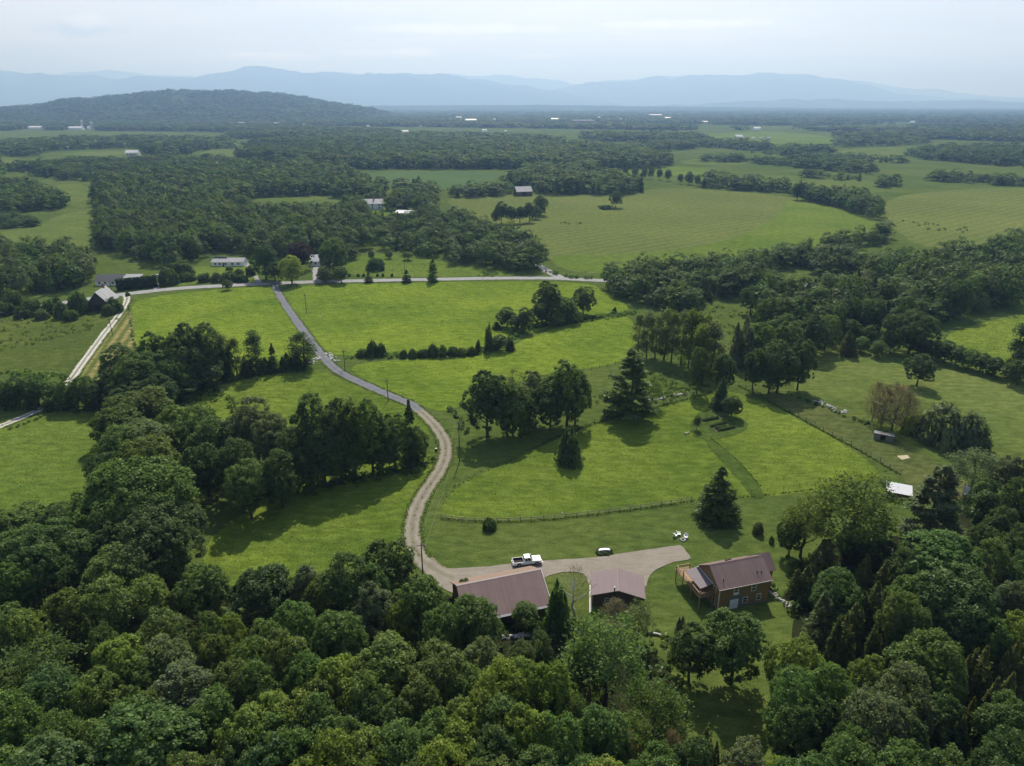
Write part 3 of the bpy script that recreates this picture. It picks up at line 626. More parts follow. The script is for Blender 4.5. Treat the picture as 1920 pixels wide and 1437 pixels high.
def scatter(polys, spacing, keep=1.0, r=rng):
    """jittered polar grid over ground polygons given in photo pixels"""
    out = []
    for poly in polys:
        yy = np.array([max(q[1], 200.5) for q in poly]); d0 = P(960, yy.max())[1]; d1 = P(960, yy.min())[1]*1.3
        d = d0*.8; rows = []
        while d < d1:
            s = spacing(d); w = np.arange(-1.35*d, 1.35*d, s)
            rows.append(np.stack([w + r.uniform(-.42, .42, len(w))*s, d + r.uniform(-.42, .42, len(w))*s, np.full(len(w), s)], 1)); d += s*.95
        if not rows: continue
        a = np.concatenate(rows); px, py, _ = proj(np.stack([a[:, 0], a[:, 1], np.zeros(len(a))], 1))
        k = inside(poly, px, py) & (r.random(len(a)) < keep)
        out.append(a[k])
    return np.concatenate(out) if out else np.zeros((0, 3))

TKEYS = ['dark', 'mid', 'olive', 'blue', 'dark', 'mid', 'dark', 'grey']
WT = []   # x, y, R, H, tone index, wood index
for wi, (ph, hh, dens, poly) in enumerate(WOODS):
    a = scatter([poly], lambda d: max(6.8, d*.0118), dens)
    for x, y, s in a:
        h = hh*rng.uniform(.55, 1.18); rr = s*rng.uniform(.52, .82)
        if x*x+y*y > 700**2: rr = min(rr, h*.8)
        WT.append((x, y, rr, h, rng.integers(0, 8), wi))
WT = np.array(WT)
_x, _y, _ = proj(np.stack([WT[:, 0], WT[:, 1], 0*WT[:, 0]], 1))
WT[:, 3] *= np.where(inside([(440,396),(640,392),(660,412),(430,420)], _x, _y), .55, 1)
WT = WT[~inside([(450,394),(480,371),(610,367),(645,378),(610,394)], _x, _y)]
for hx, hy in ((700, 384), (752, 404), (984, 366), (592, 498), (423, 497)):   # clearings round the houses
    q = P(hx, hy); WT = WT[(WT[:, 0]-q[0])**2*.35 + (WT[:, 1]-q[1]+9)**2*.16 > 14**2]
nman = sum(t['k'] == 'b' for t in TREES)
px, py, dep = proj(np.stack([WT[:, 0], WT[:, 1], WT[:, 3]], 1))
size = WT[:, 2]*FPX/dep; size = np.where((px > 0) & (px < 1920) & (py > 0), size, 0)
order = np.argsort(-size); nb = max(0, 300-nman); pick = order[:nb]; rest = np.setdiff1d(np.arange(len(WT)), pick)
print('manual broadleaf', nman, 'wood trees', len(WT), 'picked', nb)
for i in pick:
    x, y, rr, h, ti, wi = WT[i]
    TREES.append(dict(k='b', x=x, y=y, R=rr, H=h, tone=TKEYS[int(ti)], label=None, zone=int(wi)))

ZP = {'front': 'wood before the long garage', 'side': 'wood beside the brown house', 'oakcopse': 'copse around the huge oak', 'bendcopse': 'copse inside the driveway bend', 'strip': 'copse along the hay strip',
      'hedgerow': 'hedgerow below the pale lane', 'midcluster': 'cluster in mid meadow', 'poplars': 'bare-stemmed poplar row', 'rightcluster': 'group at the fence corner', 'pasturehedge': 'hedge of the right pasture',
      'creek': 'creek line', 'verge': 'roadside verge', 'ranch': 'bushes around the ranch house', 'barn': 'scrub around the old barn', 'fieldgroup': 'clump in the rounded field', 'farrow': 'sparse far tree row'}
SHORT = {'b': 'tree', 'l': 'airy tree', 'o': 'poplar', 's': 'spruce', 'p': 'pine', 'c': 'cedar', 'u': 'bush', 'v': 'vine tree', 'd': 'bare tree', 'w': 'birch'}
groups = {}
for t in TREES:
    if t['label'] is None: groups.setdefault((t['zone'], t['k']), []).append(t)
for (z, k), ts in groups.items():
    ph = ZP[z] if isinstance(z, str) else WOODS[z][0]
    for t in ts: t['px'], t['py'], _ = proj(np.array([t['x'], t['y'], t['H']]))
    ts.sort(key=lambda t: -t['py'])
    per = 12 if len(ts) > 14 else len(ts)
    nt_ = math.ceil(len(ts)/per)
    for ti in range(nt_):
        row = sorted(ts[ti*per:(ti+1)*per], key=lambda t: t['px'])
        for n, t in enumerate(row):
            tn = TONE[t['tone']][0]
            if nt_ > 1: t['label'] = f"{tn} {SHORT[k]}, {ordn(n+1)} from left in row {ti+1} up, {ph}"
            else: t['label'] = f"{tn} {SHORT[k]}, {ordn(n+1)} of its kind from left, {ph}"
    for t in ts: t['group'] = f"{KIND[k][0].replace('_', ' ')}s of the {ph}"

def plant(t, r=random.Random(5)):
    name, cat, R0, H0, pairs = KIND['B' if t['k'] == 'b' and t['R'] > 7.2 else t['k']]
    cm, tm = pairs[(0, 2, 5, 7)[r.randrange(4)] if len(pairs) == 8 and t['zone'] in ('bendcopse', 'midcluster', 'hedgerow', 'strip', 'pasturehedge', 'creek') else r.randrange(len(pairs))]
    o = thing(name, t['label'], cat, (t['x'], t['y'], 0), r.uniform(0, 6.28), t.get('group'))
    k = t['R']/R0*1.08
    o.scale = (k*r.uniform(.93, 1.07), k*r.uniform(.93, 1.07), t['H']/H0)
    c = link('crown', cm, o); link('trunk', tm, o)
    col = np.array(TONE[t['tone']][1])*r.uniform(.85, 1.18)*np.array([r.uniform(.93, 1.08), 1, r.uniform(.85, 1.15)])
    c.color = (*col, 1)
for t in TREES: plant(t)

# ------------------------------------------------------------------ the rest of the woods: one mesh per distance
def lod(seed, ncl, per, leaf, inner, lobes): return crown_round(seed, 5.5, 16., .03, ncl, per, leaf, (1.2, 2.1), lobes, inner, .42, .62, .2)
LODS = [[lod(200+i, 46, 19, .8, 50, 3+i) for i in range(5)], [lod(210+i, 26, 11, 1.4, 24, 3+i) for i in range(4)], [lod(220+i, 12, 4, 2.9, 8, 4) for i in range(4)]]
CON = [crown_spruce(230, 3.2, 16., 420, 1.25), crown_spruce(231, 3.2, 16., 160, 2.0), crown_spruce(232, 3.4, 16., 60, 3.0)]

def forest(name, a, label, r, conif=.1):
    """a: x, y, R, H, tone"""
    Vs, Fs, Cs = [], [], []; off = 0
    d = np.hypot(a[:, 0], a[:, 1]); lev = np.where(d < 720, 0, np.where(d < 1700, 1, 2))
    isc = r.random(len(a)) < conif
    var = r.integers(0, 20, len(a))
    for L in range(3):
        for vi in range(len(LODS[L])+1):
            if vi == len(LODS[L]): m = (lev == L) & isc; (V, Fc), R0 = CON[L], 3.6
            else: m = (lev == L) & ~isc & (var % len(LODS[L]) == vi); (V, Fc), R0 = LODS[L][vi], 5.5
            s = a[m]
            if not len(s): continue
            an = r.uniform(0, 6.28, len(s)); ca, sa = np.cos(an)[:, None], np.sin(an)[:, None]
            k = (s[:, 2]/R0)[:, None]*(.62 if vi == len(LODS[L]) else 1.15)
            W = np.stack([s[:, 0:1]+(V[None, :, 0]*ca-V[None, :, 1]*sa)*k, s[:, 1:2]+(V[None, :, 0]*sa+V[None, :, 1]*ca)*k, V[None, :, 2]*(s[:, 3]/16.)[:, None]+(s[:, 5:6] if s.shape[1] > 5 else 0)], 2)
            n, nv = W.shape[:2]
            base = np.array([TONE[TKEYS[int(t)]][1] for t in s[:, 4]])*r.uniform(.58, 1.04, (n, 1))*r.uniform(.92, 1.08, (n, 3))  # tint lowered in place of the self-shadowing these coarse crowns lack
            if vi == len(LODS[L]): base = base*np.array([.8, .8, .9])
            lv = np.repeat(r.uniform(.82, 1.18, (n, nv//4)), 4, axis=1)
            Cs.append((base[:, None, :]*lv[:, :, None]).reshape(-1, 3))
            Vs.append(W.reshape(-1, 3)); Fs.append((Fc[None]+(np.arange(n)*nv)[:, None, None]).reshape(-1, 4)+off); off += n*nv
    V = np.concatenate(Vs); me = np_mesh(name, V, np.concatenate(Fs), M['leafm'], np.concatenate(Cs))
    print(name, len(a), 'trees', len(V)//4, 'faces')
    return tag(link(name, me), label, 'woodland', None, 'stuff')

r2 = np.random.default_rng(21)
side = scatter([[(1965,930),(2350,880),(2600,1100),(2700,1500),(2000,1500)], [(-40,960),(-420,960),(-700,1500),(-80,1500)], [(-300,2050),(2200,2050),(2200,2800),(-300,2800)]], lambda d: 6.6, .95, r2)
side = np.column_stack([side[:, :2], r2.uniform(3.4, 5.2, len(side)), r2.uniform(12, 18, len(side)), r2.integers(0, 8, len(side))])
forest('woodland', np.concatenate([WT[rest][:, :5], side]), 'mixed green woodland and tree belts filling the middle distance', r2)
fa = scatter(FARW, lambda d: max(12., d*.0088), .95, r2)
px, py, _ = proj(np.stack([fa[:, 0], fa[:, 1], np.zeros(len(fa))], 1))
hole = np.zeros(len(fa), bool)
for h in HOLES: hole |= inside(h, px, py)
# glades in the far plain
gl = np.sin(fa[:, 0]*.0022+1.7*np.sin(fa[:, 1]*.0019))*np.sin(fa[:, 1]*.0042+fa[:, 0]*.0006+np.sin(fa[:, 0]*.001))
TOWNXY = [(731,219,9),(760,252,15),(860,223,13),(884,228,26),(829,225,6),(929,227,9),(971,223,5),(1042,226,22),(1094,230,50),(1123,222,6),(1163,227,8),(1229,218,28),(1252,224,14),(1321,232,14),(1420,245,16),(908,248,11),(948,247,5),(452,235,18),(518,235,12),(570,236,7),(650,228,8),(745,245,6),(66,243,34),(140,244,30),(1712,232,11),(690,238,6),(812,233,6),(980,240,5),(155,243,10),(173,243,10)]
for x_, y_, w_ in TOWNXY:
    q = P(x_, y_); W_ = w_*proj(q)[2]/FPX; hole |= (np.abs(fa[:, 0]-q[0]*fa[:, 1]/q[1]) < W_*.6+8) & (fa[:, 1] > q[1]-max(260, q[1]*.09)) & (fa[:, 1] < q[1]+W_*.8+12)
fa = fa[~hole & (gl < .2)]
hh = np.minimum(r2.uniform(11, 19, len(fa)), 40)
far = np.stack([fa[:, 0], fa[:, 1], fa[:, 2]*r2.uniform(.5, .8, len(fa)), hh, r2.integers(0, 8, len(fa))], 1)
forest('distant_woodland', far, 'hazy far woodland of the plain around the town', r2, .05)

# ------------------------------------------------------------------ land
def sheet_mesh(name, poly, z, mat):
    tris = tessellate_polygon([[Vector((p[0], p[1], 0)) for p in poly]])
    m = bpy.data.meshes.new(name); vs = [(p[0], p[1], z) for p in poly]; fs = []
    for t in tris:
        a, b, c = (Vector(vs[i]) for i in t)
        fs.append(t if (b-a).cross(c-a).z > 0 else t[::-1])
    m.from_pydata(vs, [], fs); m.materials.append(mat); m.update(); return m

def chaikin(p, n=2, closed=False):
    p = [np.asarray(q[:2], float) for q in p]
    for _ in range(n):
        o = [] if closed else [p[0]]
        rngi = range(len(p)) if closed else range(len(p)-1)
        for i in rngi:
            a, b = p[i], p[(i+1) % len(p)]; o += [a*.75+b*.25, a*.25+b*.75]
        if not closed: o.append(p[-1])
        p = o
    return p

def rough(poly, amp, r=np.random.default_rng(3)):
    """resample a closed outline and wander it a little"""
    out = []; n = len(poly)
    for i in range(n):
        a, b = np.asarray(poly[i][:2]), np.asarray(poly[(i+1) % n][:2]); L = np.linalg.norm(b-a); st = max(2.5, np.linalg.norm(a)*.012)
        k = max(1, min(60, int(L/st))); nn = np.array([-(b-a)[1], (b-a)[0]])/max(L, 1e-6)
        for j in range(k): out.append(a+(b-a)*j/k + nn*amp*max(1, np.linalg.norm(a)/250)*r.normal(0, .45))
    return out

# ground grid, finer near the viewer
def axis(lo, hi, first, g):
    a = [0.0]; s = first
    while a[-1] < hi: a.append(a[-1]+s); s *= g
    b = [0.0]; s = first
    while b[-1] > lo: b.append(b[-1]-s); s *= g
    return np.array(sorted(set(np.clip(b[1:], lo, None)) | set(np.clip(a, None, hi))))
gx, gy = axis(-38000, 38000, 30, 1.12), axis(-1800, 43000, 30, 1.12)
X, Y = np.meshgrid(gx, gy); nx, ny = len(gx), len(gy)
idx = np.arange(nx*ny).reshape(ny, nx)
Fq = np.stack([idx[:-1, :-1], idx[:-1, 1:], idx[1:, 1:], idx[1:, :-1]], -1).reshape(-1, 4)

streak_col.update({'lawn_grass': (.075,.125,.025), 'hay_rows': (.36,.29,.12), 'rounded_field': (.19,.19,.08), 'lane_grass': (.12,.125,.05)})
M['ground'] = grass_mat('pasture', (.066,.102,.024), (.105,.142,.032), dryamt=.25)
M['meadow'] = grass_mat('meadow_grass', (.066,.114,.018), (.165,.22,.028), (.19,.21,.055), big=.016, dryamt=.25, streak=(-.45, 7., .16))
M['haym'] = grass_mat('hay_meadow', (.085,.145,.017), (.205,.27,.028), (.22,.235,.05), big=.014, dryamt=.22, streak=(-.45, 7., .2))
M['lawn'] = grass_mat('lawn_grass', (.052,.085,.018), (.080,.115,.023), (.11,.12,.04), big=.03, streak=(.12, 2.4, .5), dryamt=.15, bstr=.13)
M['hay'] = grass_mat('hay_rows', (.088,.118,.03), (.11,.13,.035), (.2,.18,.07), streak=(HAYANG, 3.6, .62), dryamt=.2)
M['round'] = grass_mat('rounded_field', (.095,.132,.032), (.14,.172,.036), (.19,.185,.075), big=.008, streak=(.9, 9.0, .45), dryamt=.35)
M['bright'] = grass_mat('fresh_field', (.085,.138,.024), (.145,.195,.032), (.18,.19,.06), big=.01, dryamt=.25, streak=(.35, 8., .15))
M['corn'] = grass_mat('corn_field', (.075,.122,.045), (.09,.145,.05), (.12,.155,.06), big=.01, streak=(.3, 4., .2), dryamt=.2)
M['dull'] = grass_mat('rough_pasture', (.088,.128,.032), (.13,.168,.038), (.18,.18,.07), big=.02, dryamt=.4)
M['lane'] = grass_mat('lane_grass', (.074,.100,.028), (.104,.122,.034), (.15,.135,.06), big=.03, streak=(.75, 2.2, .35), dryamt=.4)
M['marsh'] = grass_mat('marsh_grass', (.07,.098,.024), (.105,.138,.028), (.14,.14,.05), big=.03, dryamt=.4, bstr=.4)
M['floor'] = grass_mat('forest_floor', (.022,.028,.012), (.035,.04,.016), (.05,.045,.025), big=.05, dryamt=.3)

gm = np_mesh('ground', np.stack([X.ravel(), Y.ravel(), np.zeros(nx*ny)], 1), Fq, M['ground'])
tag(link('ground', gm), 'green pasture land reaching to the hills', 'ground', None, 'structure')

FIELDS = [
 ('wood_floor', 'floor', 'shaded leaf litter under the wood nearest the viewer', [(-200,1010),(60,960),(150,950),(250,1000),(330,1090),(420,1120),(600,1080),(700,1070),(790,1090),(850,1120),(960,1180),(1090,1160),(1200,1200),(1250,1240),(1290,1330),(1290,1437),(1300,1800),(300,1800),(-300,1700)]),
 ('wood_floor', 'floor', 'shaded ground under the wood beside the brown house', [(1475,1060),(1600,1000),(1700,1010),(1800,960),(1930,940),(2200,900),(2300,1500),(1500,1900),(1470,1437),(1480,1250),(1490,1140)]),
 ('meadow', 'meadow', 'bright meadow enclosed by the rail fence', [(828,972),(832,945),(850,920),(890,893),(950,872),(1005,840),(1090,806),(1180,778),(1290,745),(1385,726),(1680,886),(1600,906),(1500,926),(1400,933),(1300,940),(1200,953),(1100,966),(1000,976),(905,978)]),
 ('meadow', 'meadow', 'meadow between the driveway and the bend copse, sloping up', [(330,752),(400,722),(500,704),(590,690),(640,712),(700,735),(765,763),(795,790),(815,830),(700,830),(520,820),(400,780)]),
 ('meadow', 'meadow', 'meadow inside the driveway bend above the front wood', [(385,1000),(600,890),(780,850),(822,852),(805,890),(778,930),(758,975),(757,1010),(768,1045),(700,1060),(600,1068),(430,1115),(380,1080)]),
 ('meadow', 'bright', 'lush meadow on the left edge beside the oak copse', [(-200,860),(0,805),(95,770),(205,768),(230,830),(160,890),(150,950),(60,948),(-200,980)]),
 ('hay_field', 'haym', 'lime hay field left of the driveway', [(245,578),(262,558),(430,541),(512,536),(530,572),(556,612),(590,664),(560,692),(470,702),(300,720),(240,655),(250,620)]),
 ('hay_field', 'hay', 'narrow strip of golden mown hay rows beside the lane', [(243,578),(225,600),(200,632),(152,702),(148,718),(230,722),(250,690),(255,640),(248,600)]),
 ('hay_field', 'haym', 'lime hay field right of the driveway below the county road', [(524,536),(700,532),(900,528),(1108,530),(1130,546),(1195,582),(1120,592),(1010,618),(930,650),(800,668),(640,668),(612,664),(575,610),(540,570)]),
 ('hay_field', 'haym', 'long green field south of the creek line', [(648,684),(760,674),(930,664),(1000,628),(1110,597),(1190,590),(1200,668),(1110,692),(1020,700),(900,740),(840,775),(800,765),(730,732),(680,712)]),
 ('pasture', 'dull', 'right pasture with the lone round tree', [(1500,690),(1560,665),(1640,662),(1740,684),(1860,712),(2100,770),(2100,880),(1880,850),(1840,800),(1720,745),(1600,760),(1480,738)]),
 ('fenced_lane', 'lane', 'mown brownish lane between the wire fence and stone wall', [(1400,722),(1470,740),(1560,770),(1640,800),(1720,850),(1800,890),(1840,930),(1720,950),(1692,888)]),
 ('field', 'meadow', 'bright wedge field at the right edge behind the hedge', [(1762,632),(1840,605),(1920,588),(2200,560),(2200,740),(1920,690),(1880,676),(1800,650)]),
 ('rounded_field', 'round', 'large rounded hay field with faint mowing arcs', [(818,372),(930,366),(1150,364),(1250,352),(1330,356),(1480,368),(1560,386),(1640,410),(1655,428),(1630,448),(1480,486),(1300,500),(1115,516),(1050,504),(1022,480),(1010,455),(930,430),(900,412)]),
 ('rounded_field_edge', 'bright', 'fresh green sweep across the near part of the rounded field', [(1022,478),(1180,480),(1330,462),(1420,430),(1470,395),(1475,372),(1560,388),(1640,412),(1652,428),(1630,447),(1480,485),(1300,499),(1115,515),(1050,503)]),
 ('corn_field', 'corn', 'bluish green corn field before the far forest', [(684,322),(800,321),(940,321),(938,338),(860,354),(790,356),(700,348)]),
 ('field', 'round', 'pale hay field at the right behind the tree block', [(1655,372),(1760,358),(1920,350),(2300,360),(2300,470),(1920,458),(1800,468),(1720,462),(1690,440),(1665,420)]),
 ('field', 'bright', 'thin bright field beyond the sparse tree row', [(1140,322),(1200,314),(1300,312),(1340,322),(1300,330),(1200,330)]),
 ('field', 'dull', 'tawny strip field behind the long tree row', [(1230,340),(1300,330),(1500,328),(1700,344),(1660,362),(1560,366),(1480,350),(1330,340)]),
 ('field', 'dull', 'rough tawny pasture beside the wood on the left', [(-200,452),(0,436),(72,428),(110,402),(172,392),(186,440),(184,468),(120,476),(40,468),(-200,490)]),
 ('field', 'dull', 'small tawny field above the left scrub', [(95,346),(168,344),(172,390),(130,388),(104,366)]),
 ('field', 'bright', 'roadside lawn dotted with young trees', [(640,520),(650,492),(700,474),(780,482),(870,500),(1000,516),(860,520)]),
 ('field', 'bright', 'lawns between the trees around the farmhouse', [(690,388),(730,374),(800,394),(850,420),(880,440),(840,470),(760,462),(700,440),(680,410)]),
 ('field', 'dull', 'narrow clearing inside the wood behind the ranch house', [(450,394),(480,371),(610,367),(645,378),(610,394)]),
 ('field', 'bright', 'lawn before the white ranch house', [(290,538),(330,508),(390,498),(470,496),(490,526),(400,532)]),
 ('marsh', 'marsh', 'weedy low ground below the old barn', [(-200,610),(0,596),(110,590),(190,585),(232,562),(228,580),(196,622),(130,706),(60,704),(0,700),(-200,720)]),
 ('field', 'bright', 'far green field before the farm buildings', [(1180,264),(1340,250),(1440,246),(1560,256),(1600,270),(1440,272),(1300,268)]),
 ('field', 'dull', 'far tawny fields on the right plain', [(1260,300),(1460,292),(1700,272),(1760,286),(1640,312),(1500,304),(1300,312)]),
 ('field', 'dull', 'far pale clearing in the left forest', [(92,290),(180,284),(285,282),(240,290),(190,294)]),
 ('field', 'dull', 'small pale clearing in the left forest, higher one', [(365,290),(400,281),(440,280),(470,288),(440,296)]),
 ('field', 'dull', 'pale field at the far left edge', [(-100,305),(0,302),(60,300),(60,312),(0,318),(-100,325)]),
 ('mown_path', 'lawn', 'mown path across the bright meadow to the garden beds', [(1316,824),(1332,822),(1380,860),(1425,912),(1432,934),(1412,936),(1390,905),(1350,862)]),
 ('mown_ring', 'lawn', 'mown grass around the raised garden beds', [(1290,800),(1310,772),(1350,768),(1395,785),(1405,798),(1390,812),(1340,826),(1300,822)]),
]
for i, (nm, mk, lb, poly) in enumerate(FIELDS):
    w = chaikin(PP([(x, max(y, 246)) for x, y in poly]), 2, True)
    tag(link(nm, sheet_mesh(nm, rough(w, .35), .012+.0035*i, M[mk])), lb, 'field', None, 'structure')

def ribbon(name, px, width, mat, z, label, cat='road', w1=None):
    """a road along a centre line given by photo pixels on the ground"""
    p = chaikin(PP(px), 3); pts = []
    for a, b in zip(p[:-1], p[1:]):
        k = max(1, int(np.linalg.norm(b-a)/2.5)); pts += [a+(b-a)*j/k for j in range(k)]
    pts.append(p[-1]); pts = np.array(pts); t = np.gradient(pts, axis=0); t = t/np.linalg.norm(t, axis=1, keepdims=True); nrm = np.stack([-t[:, 1], t[:, 0]], 1)
    n = len(pts); hw = np.linspace(width, w1 or width, n)/2; cols = [-1, -.5, 0, .5, 1]; V = []; ac = []
    for c in cols:
        jit = rng.normal(0, .22, n)*(abs(c) == 1)
        q = pts+nrm*(c*hw+jit)[:, None]; V.append(np.concatenate([q, np.full((n, 1), z+.05*(1-c*c))], 1)); ac.append(np.full(n, c))
    V = np.concatenate(V); Fc = []
    for c in range(4):
        i = np.arange(n-1)+c*n; Fc.append(np.stack([i+n, i, i+1, i+n+1], 1))
    o = link(name, np_mesh(name, V, np.concatenate(Fc), mat, fl={'across': np.concatenate(ac)}))
    return tag(o, label, cat, None, 'structure')

M['tarmac'] = road_mat('old_tarmac', (.25,.25,.25), (.13,.14,.06), (.30,.30,.30), .5)
M['drive'] = road_mat('driveway_tarmac', (.135,.14,.155), (.07,.085,.035), (.17,.175,.19), .5)
M['gravel_road'] = road_mat('gravel_track', (.17,.155,.115), (.085,.11,.03), (.27,.245,.205), .55)
M['lane_gravel'] = road_mat('pale_lane', (.20,.20,.14), (.12,.14,.05), (.46,.45,.42), .95)
M['yard'] = gravel_mat('yard_gravel', (.245,.22,.185), (.185,.165,.135), (.16,.15,.08))
ribbon('county_road', [(-120,602),(0,586),(70,577),(150,563),(215,554),(260,549),(330,541),(430,535.5),(515,531.5),(600,528.5),(700,526.5),(800,524.5),(900,522.5),(1000,521.5),(1060,523),(1115,526),(1200,529),(1300,533),(1440,536),(1600,534),(1800,528),(2000,520)], 7.2, M['tarmac'], .090, 'pale two-lane county road crossing the valley')
ribbon('side_road', [(1060,525),(1040,516),(1022,506),(1008,498),(990,486),(960,470),(930,455)], 6.0, M['tarmac'], .086, 'pale side road leaving the county road by the thicket')
ribbon('gravel_lane', [(234,551),(240,561),(228,584),(206,612),(180,646),(155,681),(132,713),(116,738),(95,758),(55,778),(0,800),(-80,830)], 3.6, M['lane_gravel'], .082, 'pale two-track lane curving below the old barn')
ribbon('driveway', [(514,530),(519,545),(534,572),(559,607),(580,637),(603,667),(622,687),(641,702),(677,718),(725,740),(767,756),(787,770)], 3.9, M['drive'], .094, 'dark paved driveway running down from the county road')
ribbon('gravel_driveway', [(775,763),(800,781),(824,808),(836,832),(836,858),(822,888),(800,918),(784,945),(774,975),(772,1005),(778,1030),(794,1054),(820,1072),(850,1084)], 3.7, M['gravel_road'], .078, 'tan gravel driveway curving down to the yard', w1=4.6)
for i, (px, w, lb) in enumerate([([(487,533),(480,520),(468,505),(462,494)], 3, 'short drive to the white ranch house'), ([(593,529),(592,516),(591,506),(596,497)], 3.4, 'short pale drive to the hidden white house'), ([(296,545),(291,535),(284,524)], 3.5, 'short pale drive beside the tall hedge')]):
    ribbon('house_drive', px, w, M['tarmac'], .07+.003*i, lb)
yard = [(792,1050),(812,1063),(850,1067),(900,1064),(960,1058),(1010,1052),(1100,1048),(1150,1041),(1220,1031),(1266,1024),(1278,1023),(1290,1040),(1296,1050),(1270,1053),(1240,1063),(1224,1073),(1214,1088),(1212,1104),(1108,1112),(1102,1085),(1092,1074),(1060,1073),(1035,1077),(1020,1086),(1000,1100),(860,1118),(838,1108),(812,1092),(795,1072)]
tag(link('gravel_yard', sheet_mesh('gravel_yard', rough(chaikin(PP(yard), 1, True), .16), .105, M['yard'])), 'tan gravel parking yard between the truck and the house', 'yard', None, 'structure')
tag(link('gravel_strip', sheet_mesh('gravel_strip', rough(PP([(1105,1098),(1110,1098),(1110,1148),(1105,1150)]), .06), .116, simple_mat('white_stone', (.5,.48,.45), .9, .3, 8))), 'strip of white drip-edge stones along the small shed', 'gravel', None, 'structure')
tag(link('bare_earth', sheet_mesh('bare_earth', rough(PP([(1682,856),(1700,854),(1706,859),(1690,863)]), .25), .10, simple_mat('pale_earth', (.36,.31,.21), .95, .3, 2))), 'pale bare patch in the fenced lane', 'ground', None, 'structure')

# hills and mountains
RIDGE = {}
def ridge(name, label, yd, prof, fall_f, fall_b, mat, rough_, cell, seed, base=0.0):
    r = np.random.default_rng(seed); prof = sorted(prof)
    hx = np.array([p[0] for p in prof], float); hy = np.array([p[1] for p in prof], float)
    hz = np.array([height_at(yd, y) for y in hy]); fw = yd*cp-(hz-EYE)*sp; wx = (hx-960)/FPX*fw
    xs = np.arange(wx[0], wx[-1], cell); ys = np.concatenate([np.linspace(yd-fall_f, yd, 46), np.linspace(yd, yd+fall_b, 16)[1:]])
    top = np.interp(xs, wx, hz); top = top+(yd/1331)*(rough_ == 0)*sum(1.1/k*np.sin(xs/(yd*.011)*k+r.random()*6+1.5*np.sin(xs/(yd*.03)*k)) for k in (1, 2.3, 4.1)); ed = np.clip(np.minimum(xs-wx[0], wx[-1]-xs)/(.04*(wx[-1]-wx[0])), 0, 1); top = top*(ed*ed*(3-2*ed))
    G, H2 = np.meshgrid(xs, ys); t = np.where(H2 < yd, (H2-yd)/fall_f, (H2-yd)/fall_b); s = .5+.5*np.cos(np.clip(t, -1, 1)*math.pi)
    nz = np.zeros_like(G)
    for o in range(6):
        f = 2**o/(fall_f*.9); a = r.uniform(0, 6.28, 4)
        nz += (1-np.abs(np.sin(G*f*6+a[0]+1.3*np.sin(H2*f*4+a[1])+np.sin((G+H2)*f*3+a[2]))))*.5**o
    zz = top[None, :]*s*(1+(nz-1.0)*.55*np.abs(t)**.6*(1-np.abs(t)))+base
    if rough_: zz = zz+(r.random(G.shape)-.3)*rough_*(s > .03)
    n1, n0 = G.shape; ii = np.arange(n0*n1).reshape(n1, n0)
    Fc = np.stack([ii[:-1, :-1], ii[:-1, 1:], ii[1:, 1:], ii[1:, :-1]], -1).reshape(-1, 4)
    RIDGE[name] = (xs, ys, zz)
    o = link(name, np_mesh(name, np.stack([G.ravel(), H2.ravel(), zz.ravel()-.5], 1), Fc, mat))
    return tag(o, label, 'hill' if 'hill' in name else 'mountains', None, 'structure')

def slope_mat(name, a, b, sc):
    m, nt, out = new_mat(name); pos = nd(nt, 'ShaderNodeNewGeometry').outputs['Position']
    f = mth(nt, 'ADD', mth(nt, 'MULTIPLY', noise(nt, pos, sc, 5, .7), .6), mth(nt, 'MULTIPLY', noise(nt, pos, sc*9, 2, .7), .4))
    d = nd(nt, 'ShaderNodeBsdfDiffuse'); nt.links.new(mixc(nt, ramp(nt, f, [(.35,0),(.65,1)]), a, b), d.inputs[0])
    nt.links.new(bump(nt, f, .8, 12/ (sc*300)), d.inputs['Normal'])
    nt.links.new(d.outputs[0], out.inputs[0]); return m
M['hill'] = slope_mat('wooded_slope', (.024,.040,.018), (.046,.066,.026), .009)
M['mount'] = slope_mat('mountain_forest', (.03,.045,.03), (.04,.06,.035), .0012)
HILL = [(-320,222),(-150,216),(0,208),(90,200),(180,190),(250,179),(290,175),(330,174),(380,174.5),(420,172),(470,175),(520,179),(570,186),(610,192),(650,198),(690,205),(740,213)]
ridge('wooded_hill', 'long dark wooded hill with a mast, rising behind the left forest', 5000, HILL, 1700, 1700, M['hill'], 9, 14, 1)
xs, ys, zz = RIDGE['wooded_hill']; n = 15000
hx = r2.uniform(xs[0]+60, xs[-1]-60, n); hyy = ys[0]+(5250-ys[0])*r2.random(n)
ix = np.clip(np.searchsorted(xs, hx), 1, len(xs)-1); iy = np.clip(np.searchsorted(ys, hyy), 1, len(ys)-1); hzz = zz[iy, ix]-5
kk = np.sin(hx*.009)+np.sin(hyy*.012+hx*.004) < 1.55
forest('hill_woodland', np.stack([hx, hyy, r2.uniform(8, 17, n), r2.uniform(10, 19, n), r2.integers(0, 8, n), hzz], 1)[kk], 'unbroken hazy woodland clothing the wooded hill', r2, .06)
ridge('low_ridge', 'low hazy ridge behind the town', 11000, [(500,206),(700,199),(900,198),(1040,197.5),(1200,200),(1500,203),(1800,207),(2200,206)], 1500, 2500, M['hill'], 10, 45, 2)
ridge('foothills', 'pale foothills at the right under the mountains', 16000, [(1150,203),(1300,196),(1400,191),(1500,187),(1600,187),(1680,192),(1740,190),(1820,188),(1920,193),(2100,196),(2400,203)], 2500, 3000, M['mount'], 0, 90, 3)
